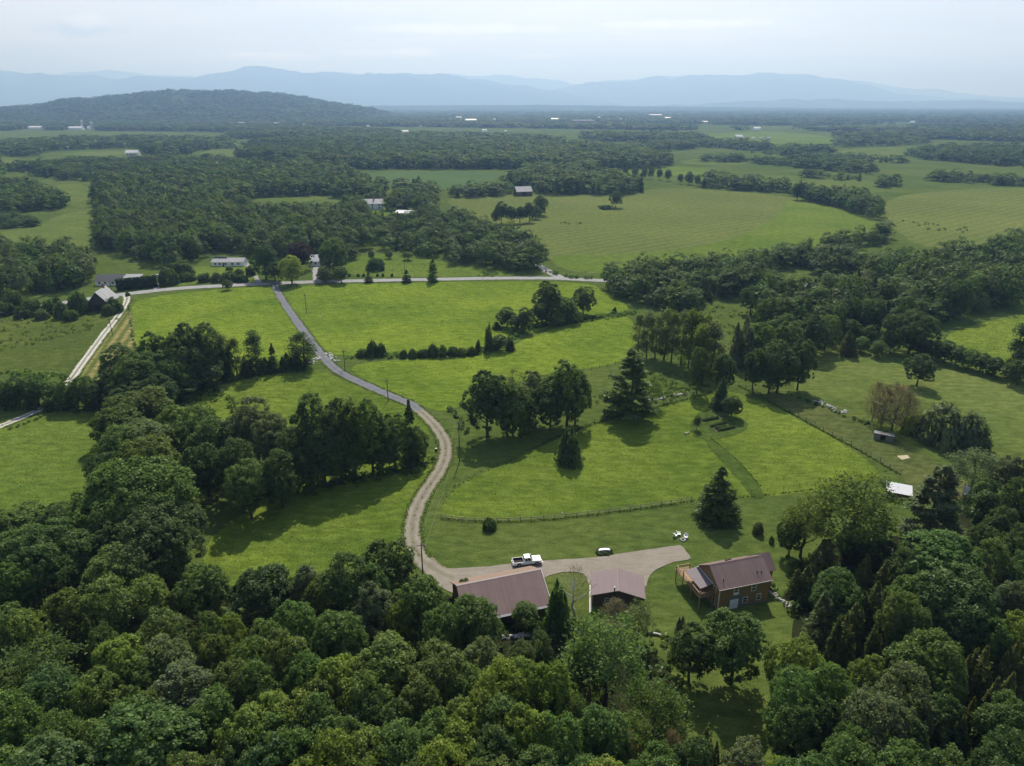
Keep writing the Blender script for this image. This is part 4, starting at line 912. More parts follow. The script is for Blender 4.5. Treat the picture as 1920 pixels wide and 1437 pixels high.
ridge('mountain_range', 'long blue mountain range with a domed summit at left', 22000, [(-500,150),(-250,136),(-100,130),(0,133),(60,139),(110,142),(170,141),(230,149),(300,147),(360,145),(420,136),(460,126),(490,124),(520,128),(560,137),(620,136),(660,139),(690,142),(740,137),(760,138),(780,142),(830,140),(870,146),(930,154),(980,162),(1040,172),(1110,185),(1200,203)], 6000, 5000, M['mount'], 0, 70, 4)
ridge('mountain_range', 'paler blue mountain range on the right with a long flat crest', 25000, [(860,203),(960,182),(1040,167),(1100,158),(1160,153),(1200,150),(1225,145),(1250,148),(1310,141),(1350,140),(1380,143),(1420,138),(1440,137),(1480,140),(1520,146),(1560,150),(1600,158),(1640,168),(1690,177),(1750,183),(1900,187),(2020,191),(2300,203)], 6000, 5000, M['mount'], 0, 80, 5)
ridge('far_mountains', 'faint farthest ridges showing between the two mountain ranges', 30500, [(-100,160),(60,143),(140,137),(200,132),(250,139),(330,142),(420,150),(560,140),(640,137),(700,140),(790,139),(870,143),(935,141),(985,147),(1040,150),(1085,158),(1130,154),(1200,148),(1245,143),(1285,143),(1350,150),(1480,148),(1560,150),(1620,154),(1700,166),(1850,180),(2000,188)], 5000, 4000, M['mount'], 0, 120, 6)

# ------------------------------------------------------------------ buildings
M['roof'] = board_mat('mauve_metal_roof', (.145,.098,.091), (.205,.142,.132), 0, .42, .45, .35, .03)
M['roof_rust'] = simple_mat('rust_brown_roof', (.20,.14,.105), .6, .2, 1.2)
M['roof_cap'] = simple_mat('pale_ridge_cap', (.42,.36,.34), .5, .12, 2)
M['tile'] = board_mat('mauve_shingles', (.145,.112,.112), (.175,.136,.134), 1, .22, .7, .3, .02)
M['porch_roof'] = board_mat('porch_metal', (.15,.125,.135), (.17,.145,.15), 1, .4, .75, .3, .03)
M['log'] = board_mat('stained_boards', (.20,.118,.05), (.27,.165,.072), 2, .19, .7, .6, .02)
M['bat'] = board_mat('weathered_boards', (.095,.065,.042), (.15,.105,.068), 0, .25, .85, .6, .02)
M['barnwood'] = board_mat('old_barn_boards', (.060,.052,.046), (.10,.085,.075), 0, .3, .9, .5, .02)
M['plinth'] = simple_mat('grey_concrete', (.15,.15,.15), .9, .2, 3)
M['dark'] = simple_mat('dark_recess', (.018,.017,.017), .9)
M['white'] = simple_mat('white_paint', (.72,.73,.74), .5, .06, 2)
M['trim'] = simple_mat('cream_trim', (.55,.50,.42), .6, .08, 3)
M['cedar_deck'] = simple_mat('golden_deck_wood', (.27,.175,.095), .7, .3, 5)
M['oldwood'] = simple_mat('grey_wood', (.22,.195,.17), .9, .3, 4)
M['post'] = simple_mat('pole_wood', (.10,.075,.058), .9, .3, 6)
M['weathered'] = simple_mat('weathered_grey', (.17,.165,.16), .8, .3, 2)
M['steel'] = simple_mat('grey_metal_sheet', (.34,.35,.36), .45, .15, 2)
M['greyroof'] = board_mat('grey_tin_roof', (.21,.21,.22), (.33,.33,.34), 0, .8, .5, .4, .03)
M['darkroof'] = simple_mat('dark_shingle', (.07,.072,.08), .8, .2, 2)
M['whiteroof'] = simple_mat('white_tin', (.44,.45,.47), .5, .2, .6)
M['brick'] = simple_mat('dull_red', (.22,.09,.07), .8, .2, 2)
M['wire'] = simple_mat('wire', (.12,.12,.12), .5)
M['cable'] = simple_mat('cable', (.3,.3,.28), .5)
M['stone'] = simple_mat('field_stone', (.34,.33,.31), .9, .3, 2)
M['rock'] = simple_mat('pale_rock', (.42,.41,.39), .9, .2, 3)
M['red'] = simple_mat('red_paint', (.42,.045,.025), .6, .2, 3)
def glass():
    m, nt, out = new_mat('window_glass'); b = nd(nt, 'ShaderNodeBsdfPrincipled', i_Roughness=.06); b.inputs['Base Color'].default_value = (.02,.025,.03,1); b.inputs['Specular IOR Level'].default_value = .7
    nt.links.new(b.outputs[0], out.inputs[0]); return m
M['glass'] = glass()

def window(par, c, w, h, face, frame='trim', mid=True, name='window'):
    """c: centre on the wall; face: outward normal, one of 'x-','x+','y-','y+' in the parent's frame"""
    b = MB(); t = .09
    for q in [(-w/2-t, w/2+t, h/2, h/2+t), (-w/2-t, w/2+t, -h/2-t, -h/2), (-w/2-t, -w/2, -h/2, h/2), (w/2, w/2+t, -h/2, h/2)] + ([(-w/2, w/2, -.03, .03)] if mid else []):
        b.box(q[0], q[1], -.07, .03, q[2], q[3])
    o = b.build(name, M[frame], par, c, {'y-': 0, 'y+': math.pi, 'x-': -math.pi/2, 'x+': math.pi/2}[face])
    g = MB(); g.box(-w/2, w/2, -.025, .02, -h/2, h/2); g.build('pane', M['glass'], o); return o

def gable(name, label, cat, org, rz, L, W, eave, ridge, wall='log', roof='roof', over=.4, mid=.5, group=None, th=.14, cap=None, back=None):
    """ridge along local x; local y from front (0) to back (W); mid: where the ridge sits"""
    o = thing(name, label, cat, (org[0], org[1], 0), rz, group); ym = W*mid
    b = MB(); sl = (ridge-eave)/ym; sb = (ridge-eave)/(W-ym)
    e0, e1, i = eave-.1, eave-.1, 0
    b.prism([(0, 0), (W, 0), (W, e1), (ym, ridge-.12), (0, e0)], 0, L)
    w = [(y, x, z) for x, y, z in b.v]; b.v = w; b.f = [f[::-1] for f in b.f]
    b.build('wall', M[wall], o)
    r = MB(); r.slab([(-over, -over, eave-sl*over), (L+over, -over, eave-sl*over), (L+over, ym, ridge), (-over, ym, ridge)], th)
    if not back: r.slab([(-over, W+over, eave-sb*over), (-over, ym+.01, ridge), (L+over, ym+.01, ridge), (L+over, W+over, eave-sb*over)], th)
    ro = r.build('roof', M[roof], o)
    if back:
        q = MB(); q.slab([(-over, W+over, eave-sb*over), (-over, ym+.01, ridge), (L+over, ym+.01, ridge), (L+over, W+over, eave-sb*over)], th); q.build('roof', M[back], o)
    if cap:
        q = MB(); q.slab([(-over-.05, ym-.18, ridge-.18*sl+.04), (L+over+.05, ym-.18, ridge-.18*sl+.04), (L+over+.05, ym, ridge+.04), (-over-.05, ym, ridge+.04)], .03)
        q.slab([(-over-.05, ym+.18, ridge-.18*sb+.04), (-over-.05, ym+.005, ridge+.04), (L+over+.05, ym+.005, ridge+.04), (L+over+.05, ym+.18, ridge-.18*sb+.04)], .03)
        q.build('ridge_cap', M[cap], ro)
    return o, ro

# --- the brown house: u along its front, v to the back; two storeys on the downhill side
HA = math.atan2(.275, .961)
hu, hv = np.array([.961, .275]), np.array([-.275, .961]); ho = np.array([38.75, 109.25])
house, hr = gable('brown_house', 'brown timber house with mauve metal roof, side porch and wooden deck', 'house', ho+hu*.45+hv*.4, HA, 10.85, 7.7, 5.35, 8.05, mid=.5, cap='roof', th=.16)
def HB(build_name, mat, fn, par=house):
    b = MB(); fn(b); return b.build(build_name, M[mat], par)
HB('plinth', 'plinth', lambda b: b.box(-.06, 10.91, -.06, 7.76, -.2, .35))
HB('foundation_wall', 'plinth', lambda b: b.box(2.15, 5.6, -.05, -.004, .35, 2.75))
for x, z, w, h in [(3.55, 4.2, .85, 1.35), (7.35, 4.05, .85, 1.35), (5.75, 1.55, .95, 1.1), (8.75, 1.6, .85, 1.25)]: window(house, (x, -.055 if x == 5.75 else -.004, z), w, h, 'y-', 'white')
for y, z in [(1.7, 4.0), (1.6, 1.4), (6.0, 4.0)]: window(house, (-.004, y, z), .8, 1.15, 'x-')
for x in (2.0, 5.0, 8.4): window(house, (x, 7.704, 4.0), .9, 1.2, 'y+')
d = HB('door', 'white', lambda b: (b.box(2.45, 4.25, -.11, -.055, .05, 2.15)))
b = MB(); b.box(3.31, 3.39, -.16, -.115, .95, 1.2); b.build('handle', M['steel'], d)
b = MB(); b.box(-.02, 1.05, -.3, -.02, 3.35, 3.7); b.build('window_box', M['white'], house, (3.0, 0, 0))
# corner boards, eave fascia
HB('corner_board', 'trim', lambda b: b.box(-.05, .1, -.05, .1, .36, 5.0))
HB('fascia', 'trim', lambda b: b.slab([(-.45, -.43, 5.06), (11.3, -.43, 5.06), (11.3, -.40, 5.20), (-.45, -.40, 5.20)], .05))
sl = (8.05-5.35)/3.85
for (x, y) in [(1.2, 1.0), (8.6, 1.25), (9.5, 1.1)]:
    b = MB(); z = 5.35+sl*y; b.tube([(x, y, z-.1), (x, y, z+.4)], .09, 8); b.build('roof_vent', M['dark'], hr)
b = MB(); b.tube([(8.75, .5, 5.6), (8.75, .5, 8.1)], .035, 6); b.tube([(8.35, .5, 7.9), (9.15, .5, 7.9)], .02, 4); b.tube([(8.5, .5, 7.6), (9.0, .5, 7.6)], .02, 4); b.build('aerial', M['steel'], hr)
for x, y in [(5.6, 6.0), (4.4, 5.3)]:
    b = MB(); z = 5.35+sl*(7.7-y); b.box(x-.25, x+.25, y-.2, y+.2, z-.1, z+.22); b.build('roof_vent', M['dark'], hr)
# rear wing at the right end
def wing(b): 
    b.prism([(3.55, 0), (8.3, 0), (8.3, 4.6), (5.95, 6.55), (3.55, 4.6)], 10.86, 14.1); b.v = [(y, x, z) for x, y, z in b.v]; b.f = [f[::-1] for f in b.f]
HB('wing_wall', 'log', wing)
HB('wing_roof', 'roof', lambda b: (b.slab([(9.9, 3.1, 4.38), (14.5, 3.1, 4.38), (14.5, 5.95, 6.75), (9.9, 5.95, 6.75)], .15), b.slab([(9.9, 8.75, 4.42), (9.9, 5.96, 6.75), (14.5, 5.96, 6.75), (14.5, 8.75, 4.42)], .15)))
window(house, (12.5, 3.546, 3.2), .8, 1.1, 'y-', 'white'); window(house, (14.104, 5.9, 3.3), .8, 1.1, 'x+', 'white')
# porch roof over the deck, with a pale flashing along the house
HB('porch_roof', 'porch_roof', lambda b: b.slab([(-2.75, 2.3, 4.15), (-.15, 2.3, 4.75), (-.15, 8.1, 4.75), (-2.75, 8.1, 4.15)], .12))
HB('flashing', 'white', lambda b: b.box(-.14, -.02, 2.3, 8.1, 4.66, 4.80))
dk = HB('deck', 'cedar_deck', lambda b: [b.box(-3.2, -.01, y, y+.27, 2.5, 2.6) for y in np.arange(1.6, 11.0, .29)])
for x, y, h in [(-3.05, 1.7, 4.1), (-3.05, 4.9, 4.1), (-3.05, 8.1, 4.1), (-3.05, 10.8, 3.6), (-.1, 10.8, 3.6), (-.15, 1.7, 3.6)]:
    b = MB(); b.box(x-.08, x+.08, y-.08, y+.08, -.2, h); b.build('post', M['cedar_deck'], dk)
for nm, a in [('railing', [(-3.12, -2.98, 1.7, 10.8)]), ('railing', [(-3.0, -.1, 10.72, 10.86)]), ('railing', [(-3.0, -.1, 1.63, 1.77)])]:
    b = MB(); x0, x1, y0, y1 = a[0]; b.box(x0, x1, y0, y1, 3.5, 3.58); b.box(x0+.04, x1-.04, y0+.04, y1-.04, 2.72, 2.78)
    if x1-x0 < 1: [b.box(x0+.05, x1-.05, y, y+.05, 2.78, 3.5) for y in np.arange(y0+.3, y1-.1, .36)]
    else: [b.box(x, x+.05, y0+.04, y1-.04, 2.78, 3.5) for x in np.arange(x0+.2, x1-.1, .36)]
    b.build(nm, M['cedar_deck'], dk)
# things by the house
def at(u, v): return ho+hu*u+hv*v
q = at(1.0, 10.2); b = MB(); b.prism([(-1.1, 0), (1.1, 0), (1.0, .5), (.3, 1.0), (-.6, .9)], -.5, .5); tag(b.build('garden_cover', M['white'], None, (q[0], q[1], 0), .3), 'white covered heap at the back corner of the brown house', 'garden cover')

# --- long garage and small shed
GA = math.atan2(4.95, 15.6)
garage, gr = gable('long_garage', 'long garage with a mauve metal roof and pale ridge, beside the truck', 'garage', (-8.2, 104.3), GA, 15.9, 11.6, 2.75, 5.95, wall='bat', mid=.52, over=.45, cap='roof_cap', back='roof_rust')
b = MB(); [b.box(x, x+3.2, 11.6, 11.66, .1, 2.4) for x in (.8,)]; b.build('garage_door', M['white'], garage)
b = MB(); b.box(5.2, 8.4, 11.6, 11.66, .1, 2.4); b.build('garage_door', M['white'], garage)
window(garage, (11.5, 11.604, 1.5), 1, .9, 'y+', 'white'); window(garage, (15.904, 5.8, 2.2), 1, 1, 'x+', 'white')
s1 = (5.95-2.75)/(11.6*.52)
b = MB(); b.slab([(16.36, -.45, 2.75-s1*.45+.02), (16.44, -.45, 2.75-s1*.45+.02), (16.44, 6.03, 5.99), (16.36, 6.03, 5.99)], .22); b.build('fascia', M['white'], garage)
b = MB(); b.slab([(-.45, -.85, 2.28), (16.3, -.85, 2.28), (16.3, -.44, 2.50), (-.45, -.44, 2.50)], .03); b.build('eave_sheet', M['steel'], garage)

SA = math.atan2(7.2, .78)           # ridge runs away from the viewer
shed, sr = gable('garden_shed', 'small board shed with a mauve gable roof and stove pipe', 'shed', (25.05, 110.45), SA, 6.5, 9.7, 2.75, 4.15, wall='bat', roof='tile', over=.35, cap='roof')
b = MB(); b.box(-.06, -.01, 3.2, 4.6, .1, 2.1); b.build('door', M['barnwood'], shed)
window(shed, (-.004, 6.8, 1.5), .9, .9, 'x-'); window(shed, (3.2, 9.704, 1.5), .9, .9, 'y+')
b = MB(); b.tube([(-.25, 5.6, 1.9), (-.25, 5.6, 4.75)], .11, 8); pipe = b.build('stove_pipe', M['dark'], shed)
b = MB(); b.tube([(-.25, 5.6, 4.75), (-.25, 5.6, 4.86), (-.25, 5.6, 4.98)], [.2, .2, .05], 8); b.build('cap', M['white'], pipe)

# --- pickup truck, nose to the right, on the gravel
TA = math.atan2(.76, 3.73)
truck = thing('pickup_truck', 'white pickup truck with an open bed parked on the gravel drive', 'pickup truck', (1.12+.2, 123.5+.95, .11), TA)
def carpaint():
    m, nt, out = new_mat('white_car_paint'); b = nd(nt, 'ShaderNodeBsdfPrincipled', i_Roughness=.25); b.inputs['Base Color'].default_value = (.74,.75,.76,1); b.inputs['Coat Weight'].default_value = .6
    nt.links.new(b.outputs[0], out.inputs[0]); return m
M['car'] = carpaint(); M['rubber'] = simple_mat('tyre_rubber', (.02,.02,.02), .9); M['chrome'] = simple_mat('bright_metal', (.6,.6,.6), .25, .05, 2, .9)
M['lamp'] = simple_mat('lamp_glass', (.75,.76,.78), .15); M['tail'] = simple_mat('tail_lamp', (.35,.02,.02), .3)
# lower body, side profile with wheel arches; x from the tail (-1.15) to the nose (4.85)
def arch(cx, r=.50, z0=.46, n=7): return [(cx+r*math.cos(math.pi*k/(n-1)), z0+r*math.sin(math.pi*k/(n-1))*.98) for k in range(n)][::-1]
prof_low = [(-1.15, .55), (-1.15, 1.05)] + [(4.72, 1.05), (4.85, .98), (4.88, .5), (4.36, .46)][:0]
low = [(-1.15, .52)] + arch(0.0) + arch(3.8) + [(4.84, .50), (4.88, .86), (4.80, 1.04), (3.1, 1.12), (-1.15, 1.12)]
b = MB()
for y0, y1 in ((-.98, -.90), (.90, .98)): b.prism(low, y0, y1)
b.box(-1.15, -1.09, -.9, .9, .6, 1.12); b.box(1.02, 1.08, -.9, .9, .6, 1.12); b.box(-1.09, 1.02, -.9, .9, .62, .68)
b.box(1.08, 4.78, -.9, .9, .55, 1.04)
b.slab([(2.95, -.9, 1.20), (4.80, -.86, 1.04), (4.80, .86, 1.04), (2.95, .9, 1.20)], .14)
b.slab([(2.9, -.55, 1.245), (4.6, -.5, 1.10), (4.6, .5, 1.10), (2.9, .55, 1.245)], .06)
b.build('body', M['car'], truck)
b = MB(); b.box(-1.08, 1.01, -.89, .89, .681, .71); b.box(-1.08, 1.01, -.899, -.88, .71, 1.10); b.box(-1.08, 1.01, .88, .899, .71, 1.10); b.box(-1.088, -1.07, -.88, .88, .71, 1.04); b.box(1.0, 1.018, -.88, .88, .71, 1.04); b.build('bed_liner', M['dark'], truck)
# cab: a tapered box, two door rows
cab = MB()
bx = [(1.10, -.93, 1.12), (3.05, -.93, 1.16), (3.05, .93, 1.16), (1.10, .93, 1.12), (1.22, -.74, 1.88), (2.40, -.74, 1.88), (2.40, .74, 1.88), (1.22, .74, 1.88)]
cab.add(bx, [(0,3,2,1),(4,5,6,7),(0,1,5,4),(1,2,6,5),(2,3,7,6),(3,0,4,7)]); cab.build('cab', M['car'], truck)
def quadin(a, b_, c, d_, s0, s1, t0, t1, off):
    A, B, Cc, D = map(Vector, (a, b_, c, d_)); f = lambda s, t: (A.lerp(B, s)).lerp(D.lerp(Cc, s), t)
    n = (B-A).cross(D-A).normalized(); return [f(s0, t0)+n*off, f(s1, t0)+n*off, f(s1, t1)+n*off, f(s0, t1)+n*off]
def pane(name, idx, s0, s1, t0, t1):
    q = quadin(*[bx[i] for i in idx], s0, s1, t0, t1, .012); m = MB(); n = (q[1]-q[0]).cross(q[3]-q[0]).normalized()
    m.add([v for v in q]+[v-n*.02 for v in q], [(0,1,2,3),(7,6,5,4),(0,4,5,1),(1,5,6,2),(2,6,7,3),(3,7,4,0)]); m.build(name, M['glass'], truck)
pane('windscreen', (1,2,6,5), .05, .95, .08, .93); pane('rear_window', (3,0,4,7), .12, .88, .2, .88)
for idx in ((0,1,5,4),): pane('side_window', idx, .10, .40, .12, .9); pane('side_window', idx, .44, .84, .12, .9)
for idx in ((2,3,7,6),): pane('side_window', idx, .16, .56, .12, .9); pane('side_window', idx, .60, .90, .12, .9)
for y in (-.99, .99):
    s = 1 if y > 0 else -1; m = MB(); m.box(1.15, 2.95, min(y, y-s*.012), max(y, y-s*.012), .60, 1.10); dd = m.build('door', M['car'], truck)
    m = MB(); m.box(1.3, 1.48, min(y, y+s*.03), max(y, y+s*.03), .98, 1.02); m.build('handle', M['dark'], dd)
    m = MB(); m.box(2.70, 2.85, min(y, y+s*.26), max(y, y+s*.26), 1.2, 1.42); m.build('mirror', M['car'], truck)
    m = MB(); m.box(4.80, 4.895, min(y*.92, y*.60), max(y*.92, y*.60), .74, .96); m.build('headlight', M['lamp'], truck)
    m = MB(); m.box(-1.18, -1.14, min(y*.97, y*.84), max(y*.97, y*.84), .72, 1.06); m.build('tail_light', M['tail'], truck)
    for x in (0, 3.8):
        w = MB(); yy = y*.90
        w.tube([(0, -.13, 0), (0, -.10, 0), (0, .10, 0), (0, .13, 0)], [.36, .40, .40, .36], 20); wo = w.build('wheel', M['rubber'], truck, (x, yy, .40))
        w = MB(); w.tube([(0, s*.131, 0), (0, s*.145, 0)], [.24, .20], 14); w.build('rim', M['chrome'], wo)
m = MB(); m.box(.6, 3.2, -.96, .96, .40, .55); m.build('sill', M['dark'], truck)
m = MB(); m.box(4.86, 4.98, -.93, .93, .42, .62); m.build('bumper', M['chrome'], truck); m = MB(); m.box(-1.28, -1.16, -.9, .9, .46, .62); m.build('bumper', M['chrome'], truck)
m = MB(); m.box(4.86, 4.90, -.55, .55, .66, .94); m.build('grille', M['dark'], truck)

# --- rustic fences
def fence(name, label, px, spacing, hgt, rails, mat, prad, railr, z0=0.):
    pts = [np.append(q, 0) for q in chaikin(PP(px), 1)]; seg = [0]
    for a, b in zip(pts[:-1], pts[1:]): seg.append(seg[-1]+np.linalg.norm(b-a))
    n = max(2, int(seg[-1]/spacing)+1); d = np.linspace(0, seg[-1], n); xy = np.stack([np.interp(d, seg, [p[0] for p in pts]), np.interp(d, seg, [p[1] for p in pts])], 1)
    o = thing(name, label, 'fence', (xy[0, 0], xy[0, 1], 0)); rr = random.Random(len(px)); pm = None
    for i, p in enumerate(xy):
        if pm is None: m = MB(); m.tube([(0, 0, -.2), (.01, .01, hgt)], [prad, prad*.85], 6); pm = m.mesh('post', M[mat])
        c = link('post', pm, o, (p[0]-xy[0, 0], p[1]-xy[0, 1], 0)); c.rotation_euler = (rr.uniform(-.05, .05), rr.uniform(-.05, .05), rr.random()); c.scale.z = rr.uniform(.9, 1.1)
    for k, h in enumerate(rails):
        if railr > .03:
            for i in range(n-1):
                m = MB(); a, b_ = xy[i]-xy[0], xy[i+1]-xy[0]; m.tube([(a[0], a[1], h+rr.uniform(-.06, .06)), (b_[0], b_[1], h+rr.uniform(-.06, .06))], railr, 5); m.build('rail', M[mat], o)
        else:
            m = MB(); m.tube([(p[0]-xy[0, 0], p[1]-xy[0, 1], h) for p in xy], railr, 4); m.build('strand', M['wire'], o)
    return o
rail = fence('rail_fence', 'weathered split-rail fence curving along the front of the bright meadow', [(827,972),(866,978),(905,979),(960,978.5),(1000,977),(1050,972),(1100,967),(1160,960),(1200,954),(1250,947),(1296,940)], 2.6, 1.25, (.45, .95), 'oldwood', .09, .07)
for px_ in [(952, 974), (1054, 971), (1248, 946)]:
    q = P(*px_); m = MB(); m.lump((q[0]-rail.location.x, q[1]-rail.location.y, 1.38), .16, 3); m.build('post_lamp', M['white'], rail)
fence('wire_fence', 'long post-and-wire fence dividing the meadow from the mown lane', [(1385,724),(1440,752),(1500,785),(1560,818),(1620,850),(1688,891)], 3.4, 1.5, (.5, 1.0, 1.4), 'post', .08, .012)
fence('wire_fence', 'post-and-wire fence from the pine across the back of the meadow', [(1000,842),(1060,812),(1120,792),(1180,776),(1240,762),(1290,748),(1330,738)], 4.2, 1.3, (.5, 1.0), 'post', .07, .012)
fence('wire_fence', 'short run of fence posts behind the middle tree cluster', [(1080,702),(1110,694),(1145,686),(1180,676)], 3.6, 1.4, (.6, 1.1), 'post', .07, .012)
fence('wire_fence', 'low wire fence across the lawn to the locust trees', [(1378,928),(1440,921),(1500,914),(1560,907),(1640,895)], 4.0, 1.0, (.4, .8), 'post', .05, .012)
fence('wire_fence', 'fence posts along the lane edge of the hay strip', [(246,560),(243,580),(248,610),(252,640),(254,665)], 7., 1.2, (.6, 1.1), 'post', .07, .012)
fence('wire_fence', 'roadside fence posts below the lime tree', [(535,531),(600,531),(660,530)], 5., 1.1, (.5, .9), 'post', .07, .012)

# --- utility poles and their wires
def pole(px, ptop, pbase, label, cross=True, h=None):
    q = P(px, pbase); H = h or max(7., height_at(q[1], ptop)); o = thing('utility_pole', label, 'utility pole', (q[0], q[1], 0), 0, None)
    m = MB(); m.tube([(0, 0, -.3), (0, 0, H)], [.16, .11], 8); m.build('shaft', M['post'], o)
    if cross: m = MB(); m.box(-.9, .9, -.06, .06, H-.75, H-.62); m.build('crossarm', M['post'], o)
    m = MB(); [m.tube([(x, 0, H-.62), (x, 0, H-.45)], .05, 6) for x in ((-.8, .8) if cross else (.0,))]; m.build('insulator', M['steel'], o)
    return Vector((q[0], q[1], H-.5))
tops = [pole(793, 1018, 1082, 'utility pole at the yard corner where the driveway bends'), pole(862, 790, 864, 'utility pole beside the driveway bend left of the middle trees'),
        pole(728, 721, 752, 'utility pole above the bend copse on the driveway edge', h=7.5), pole(647, 667, 693, 'utility pole just below the culvert on the driveway', h=7.5), pole(575, 551, 588, 'leaning utility pole in the hay field beside the paved driveway'),
        pole(605, 493, 528, 'utility pole at the roadside by the hidden white house')]
pole(418, 515, 541, 'utility pole at the roadside below the white ranch house'); pole(760, 489, 524, 'utility pole at the roadside beside the small spruce'); pole(907, 483, 519, 'utility pole at the roadside before the thicket')
pole(212, 528, 557, 'utility pole at the lane junction by the old barn'); pole(211, 596, 629, 'utility pole in the golden hay strip')
b = MB(); q = P(211, 557); b.tube([(q[0]-2, q[1], 0), (q[0]-.2, q[1], 7.)], .05, 5); tag(b.build('guy_wire', M['steel']), 'slanting pale guy wire of the junction pole by the old barn', 'guy wire')
for a, c in zip(tops[:-1], tops[1:]):
    for s in (-.75, .75):
        b = MB(); pts = []
        for i in range(15): t = i/14; p = a.lerp(c, t); pts.append((p.x+s, p.y, p.z-1.6*4*t*(1-t)))
        b.tube(pts, .011, 4); tag(b.build('overhead_wire', M['cable']), 'thin overhead wire strung from pole to pole along the driveway', 'wire', 'overhead wires along the driveway')
a = tops[0]; g = Vector((7.0, 110., 4.8)); b = MB(); b.tube([a.lerp(g, i/10)-Vector((0, 0, 4*.9*(i/10)*(1-i/10))) for i in range(11)], .011, 4); tag(b.build('overhead_wire', M['cable']), 'service wire dropping from the yard-corner pole to the garage roof', 'wire')

# --- yard pieces
def stones(name, label, cat, px, n, r, spread, mat='rock', sq=(1, 1, .6), rz=0):
    q = P(*px); o = thing(name, label, cat, (q[0], q[1], 0), rz); rr = random.Random(n+int(px[0]))
    for i in range(n):
        m = MB(); s = r*rr.uniform(.6, 1.2); m.lump((rr.uniform(-1, 1)*spread[0], rr.uniform(-1, 1)*spread[1], s*.3), s, i, sq); m.build('stone', M[mat], o)
    return o
q = P(1133, 1036); o = thing('planter', 'upturned white boat planter ringed by leafy plants beside the gravel yard', 'planter', (q[0], q[1], 0), .1)
m = MB(); m.prism([(-1.25, .62), (-.9, .42), (.9, .42), (1.25, .62), (1.0, .82), (0, .9), (-1.0, .82)], -.32, .32); m.build('hull', M['white'], o)
c = link('foliage', KIND['u'][4][1][0], o, (0, 0, 0)); c.scale = (.95, .72, .36); c.color = (.035, .06, .02, 1)
q = P(1277, 1009)
for x, y, a, lb in [(-1.2, .5, 2.2, 'white garden chair nearest the driveway side of the fire ring'), (-.25, 1.1, 1.5, 'white garden chair behind the fire ring, farthest from the yard'), (1.0, -.1, -.4, 'white garden chair on the house side of the fire ring')]:
    o = thing('garden_chair', lb, 'chair', (q[0]+x, q[1]+y, 0), a)
    m = MB(); m.box(-.38, .38, -.35, .35, .36, .43); m.build('seat', M['white'], o)
    m = MB(); m.slab([(-.38, .33, .4), (.38, .33, .4), (.38, .55, 1.05), (-.38, .55, 1.05)], .05); m.build('backrest', M['white'], o)
    for sx in (-1, 1):
        m = MB(); m.box(min(sx*.36, sx*.45), max(sx*.36, sx*.45), -.35, .4, .6, .65); m.build('armrest', M['white'], o)
        for sy in (-1, 1): m = MB(); m.box(sx*.33-.04, sx*.33+.04, sy*.3-.04, sy*.3+.04, 0, .36); m.build('leg', M['white'], o)
m = MB(); [m.lump((.5*math.cos(t), .5*math.sin(t), .12), .26, int(t*9)) for t in np.arange(0, 6.2, .7)]; tag(m.build('fire_ring', M['stone'], None, (q[0]+.2, q[1]-.9, 0)), 'low ring of grey stones in front of the white garden chairs', 'fire ring')
q = P(818, 846); m = MB(); m.tube([(0, 0, 0), (0, 0, .45), (0, 0, .8)], [.42, .38, .36], 9); o = tag(m.build('tree_stump', M['bark'], None, (q[0], q[1], 0)), 'dark stump on the grass beside the gravel driveway bend', 'stump')
m = MB(); m.tube([(0, 0, .8), (0, 0, .83)], [.33, .33], 9); m.build('cut_face', M['pale_bark'], o)
q = P(297, 520); o = thing('parked_car', 'pale parked car beside the tall hedge and its short drive', 'car', (q[0], q[1], .1), 1.2)
m = MB(); m.prism([(-2.1, .35), (2.1, .35), (2.15, .75), (1.2, .9), (-1.9, .95), (-2.15, .8)], -.85, .85); m.build('body', M['car'], o)
m = MB(); m.prism([(-1.7, .93), (1.0, .9), (.4, 1.42), (-1.2, 1.45)], -.72, .72); m.build('cabin', M['glass'], o)
m = MB(); m.box(-1.15, .38, -.68, .68, 1.44, 1.49); m.build('roof', M['car'], o)
for x in (-1.3, 1.3):
    for y in (-.82, .82): m = MB(); m.tube([(0, -.1, 0), (0, .1, 0)], .33, 14); m.build('wheel', M['rubber'], o, (x, y, .33))
q = P(1331, 972); o = thing('picnic_table', 'dark picnic table under the lone lawn spruce', 'table', (q[0], q[1], 0), .15)
m = MB(); [m.box(-.95, .95, y, y+.14, .72, .76) for y in (-.4, -.24, -.08, .08, .24)]; m.build('table_top', M['oldwood'], o)
for y in (-.85, .65): m = MB(); m.box(-.95, .95, y, y+.26, .42, .46); m.build('seat', M['oldwood'], o)
for x in (-.7, .7): m = MB(); m.tube([(x, -.75, 0), (x, -.2, .72)], .05, 5); m.tube([(x, .75, 0), (x, .2, .72)], .05, 5); m.box(x-.04, x+.04, -.85, .9, .37, .42); m.build('leg', M['oldwood'], o)
for (a, b_) in [((1327,803),(1366,792)), ((1338,806),(1366,800)), ((1341,810),(1383,801)), ((1312,791),(1352,784))]:
    q, w = P(*a), P(*b_); L = np.linalg.norm(w-q); o = thing('garden_bed', None, 'garden bed', (q[0], q[1], 0), math.atan2(w[1]-q[1], w[0]-q[0]))
    o['label'] = {1327: 'farthest full-length raised garden bed of green rows', 1338: 'middle narrow raised garden bed between two longer rows', 1341: 'longest raised garden bed, on the side facing the house', 1312: 'raised garden bed with wire arches behind the others'}[a[0]]; o['group'] = 'raised garden beds'
    m = MB(); m.box(0, L, -.5, .5, 0, .22); m.build('frame', M['post'], o)
    c = link('plants', KIND['u'][4][2][0], o, (L/2, 0, .2)); c.scale = (L/4.6, .34, .34); c.color = (.06, .10, .025, 1)
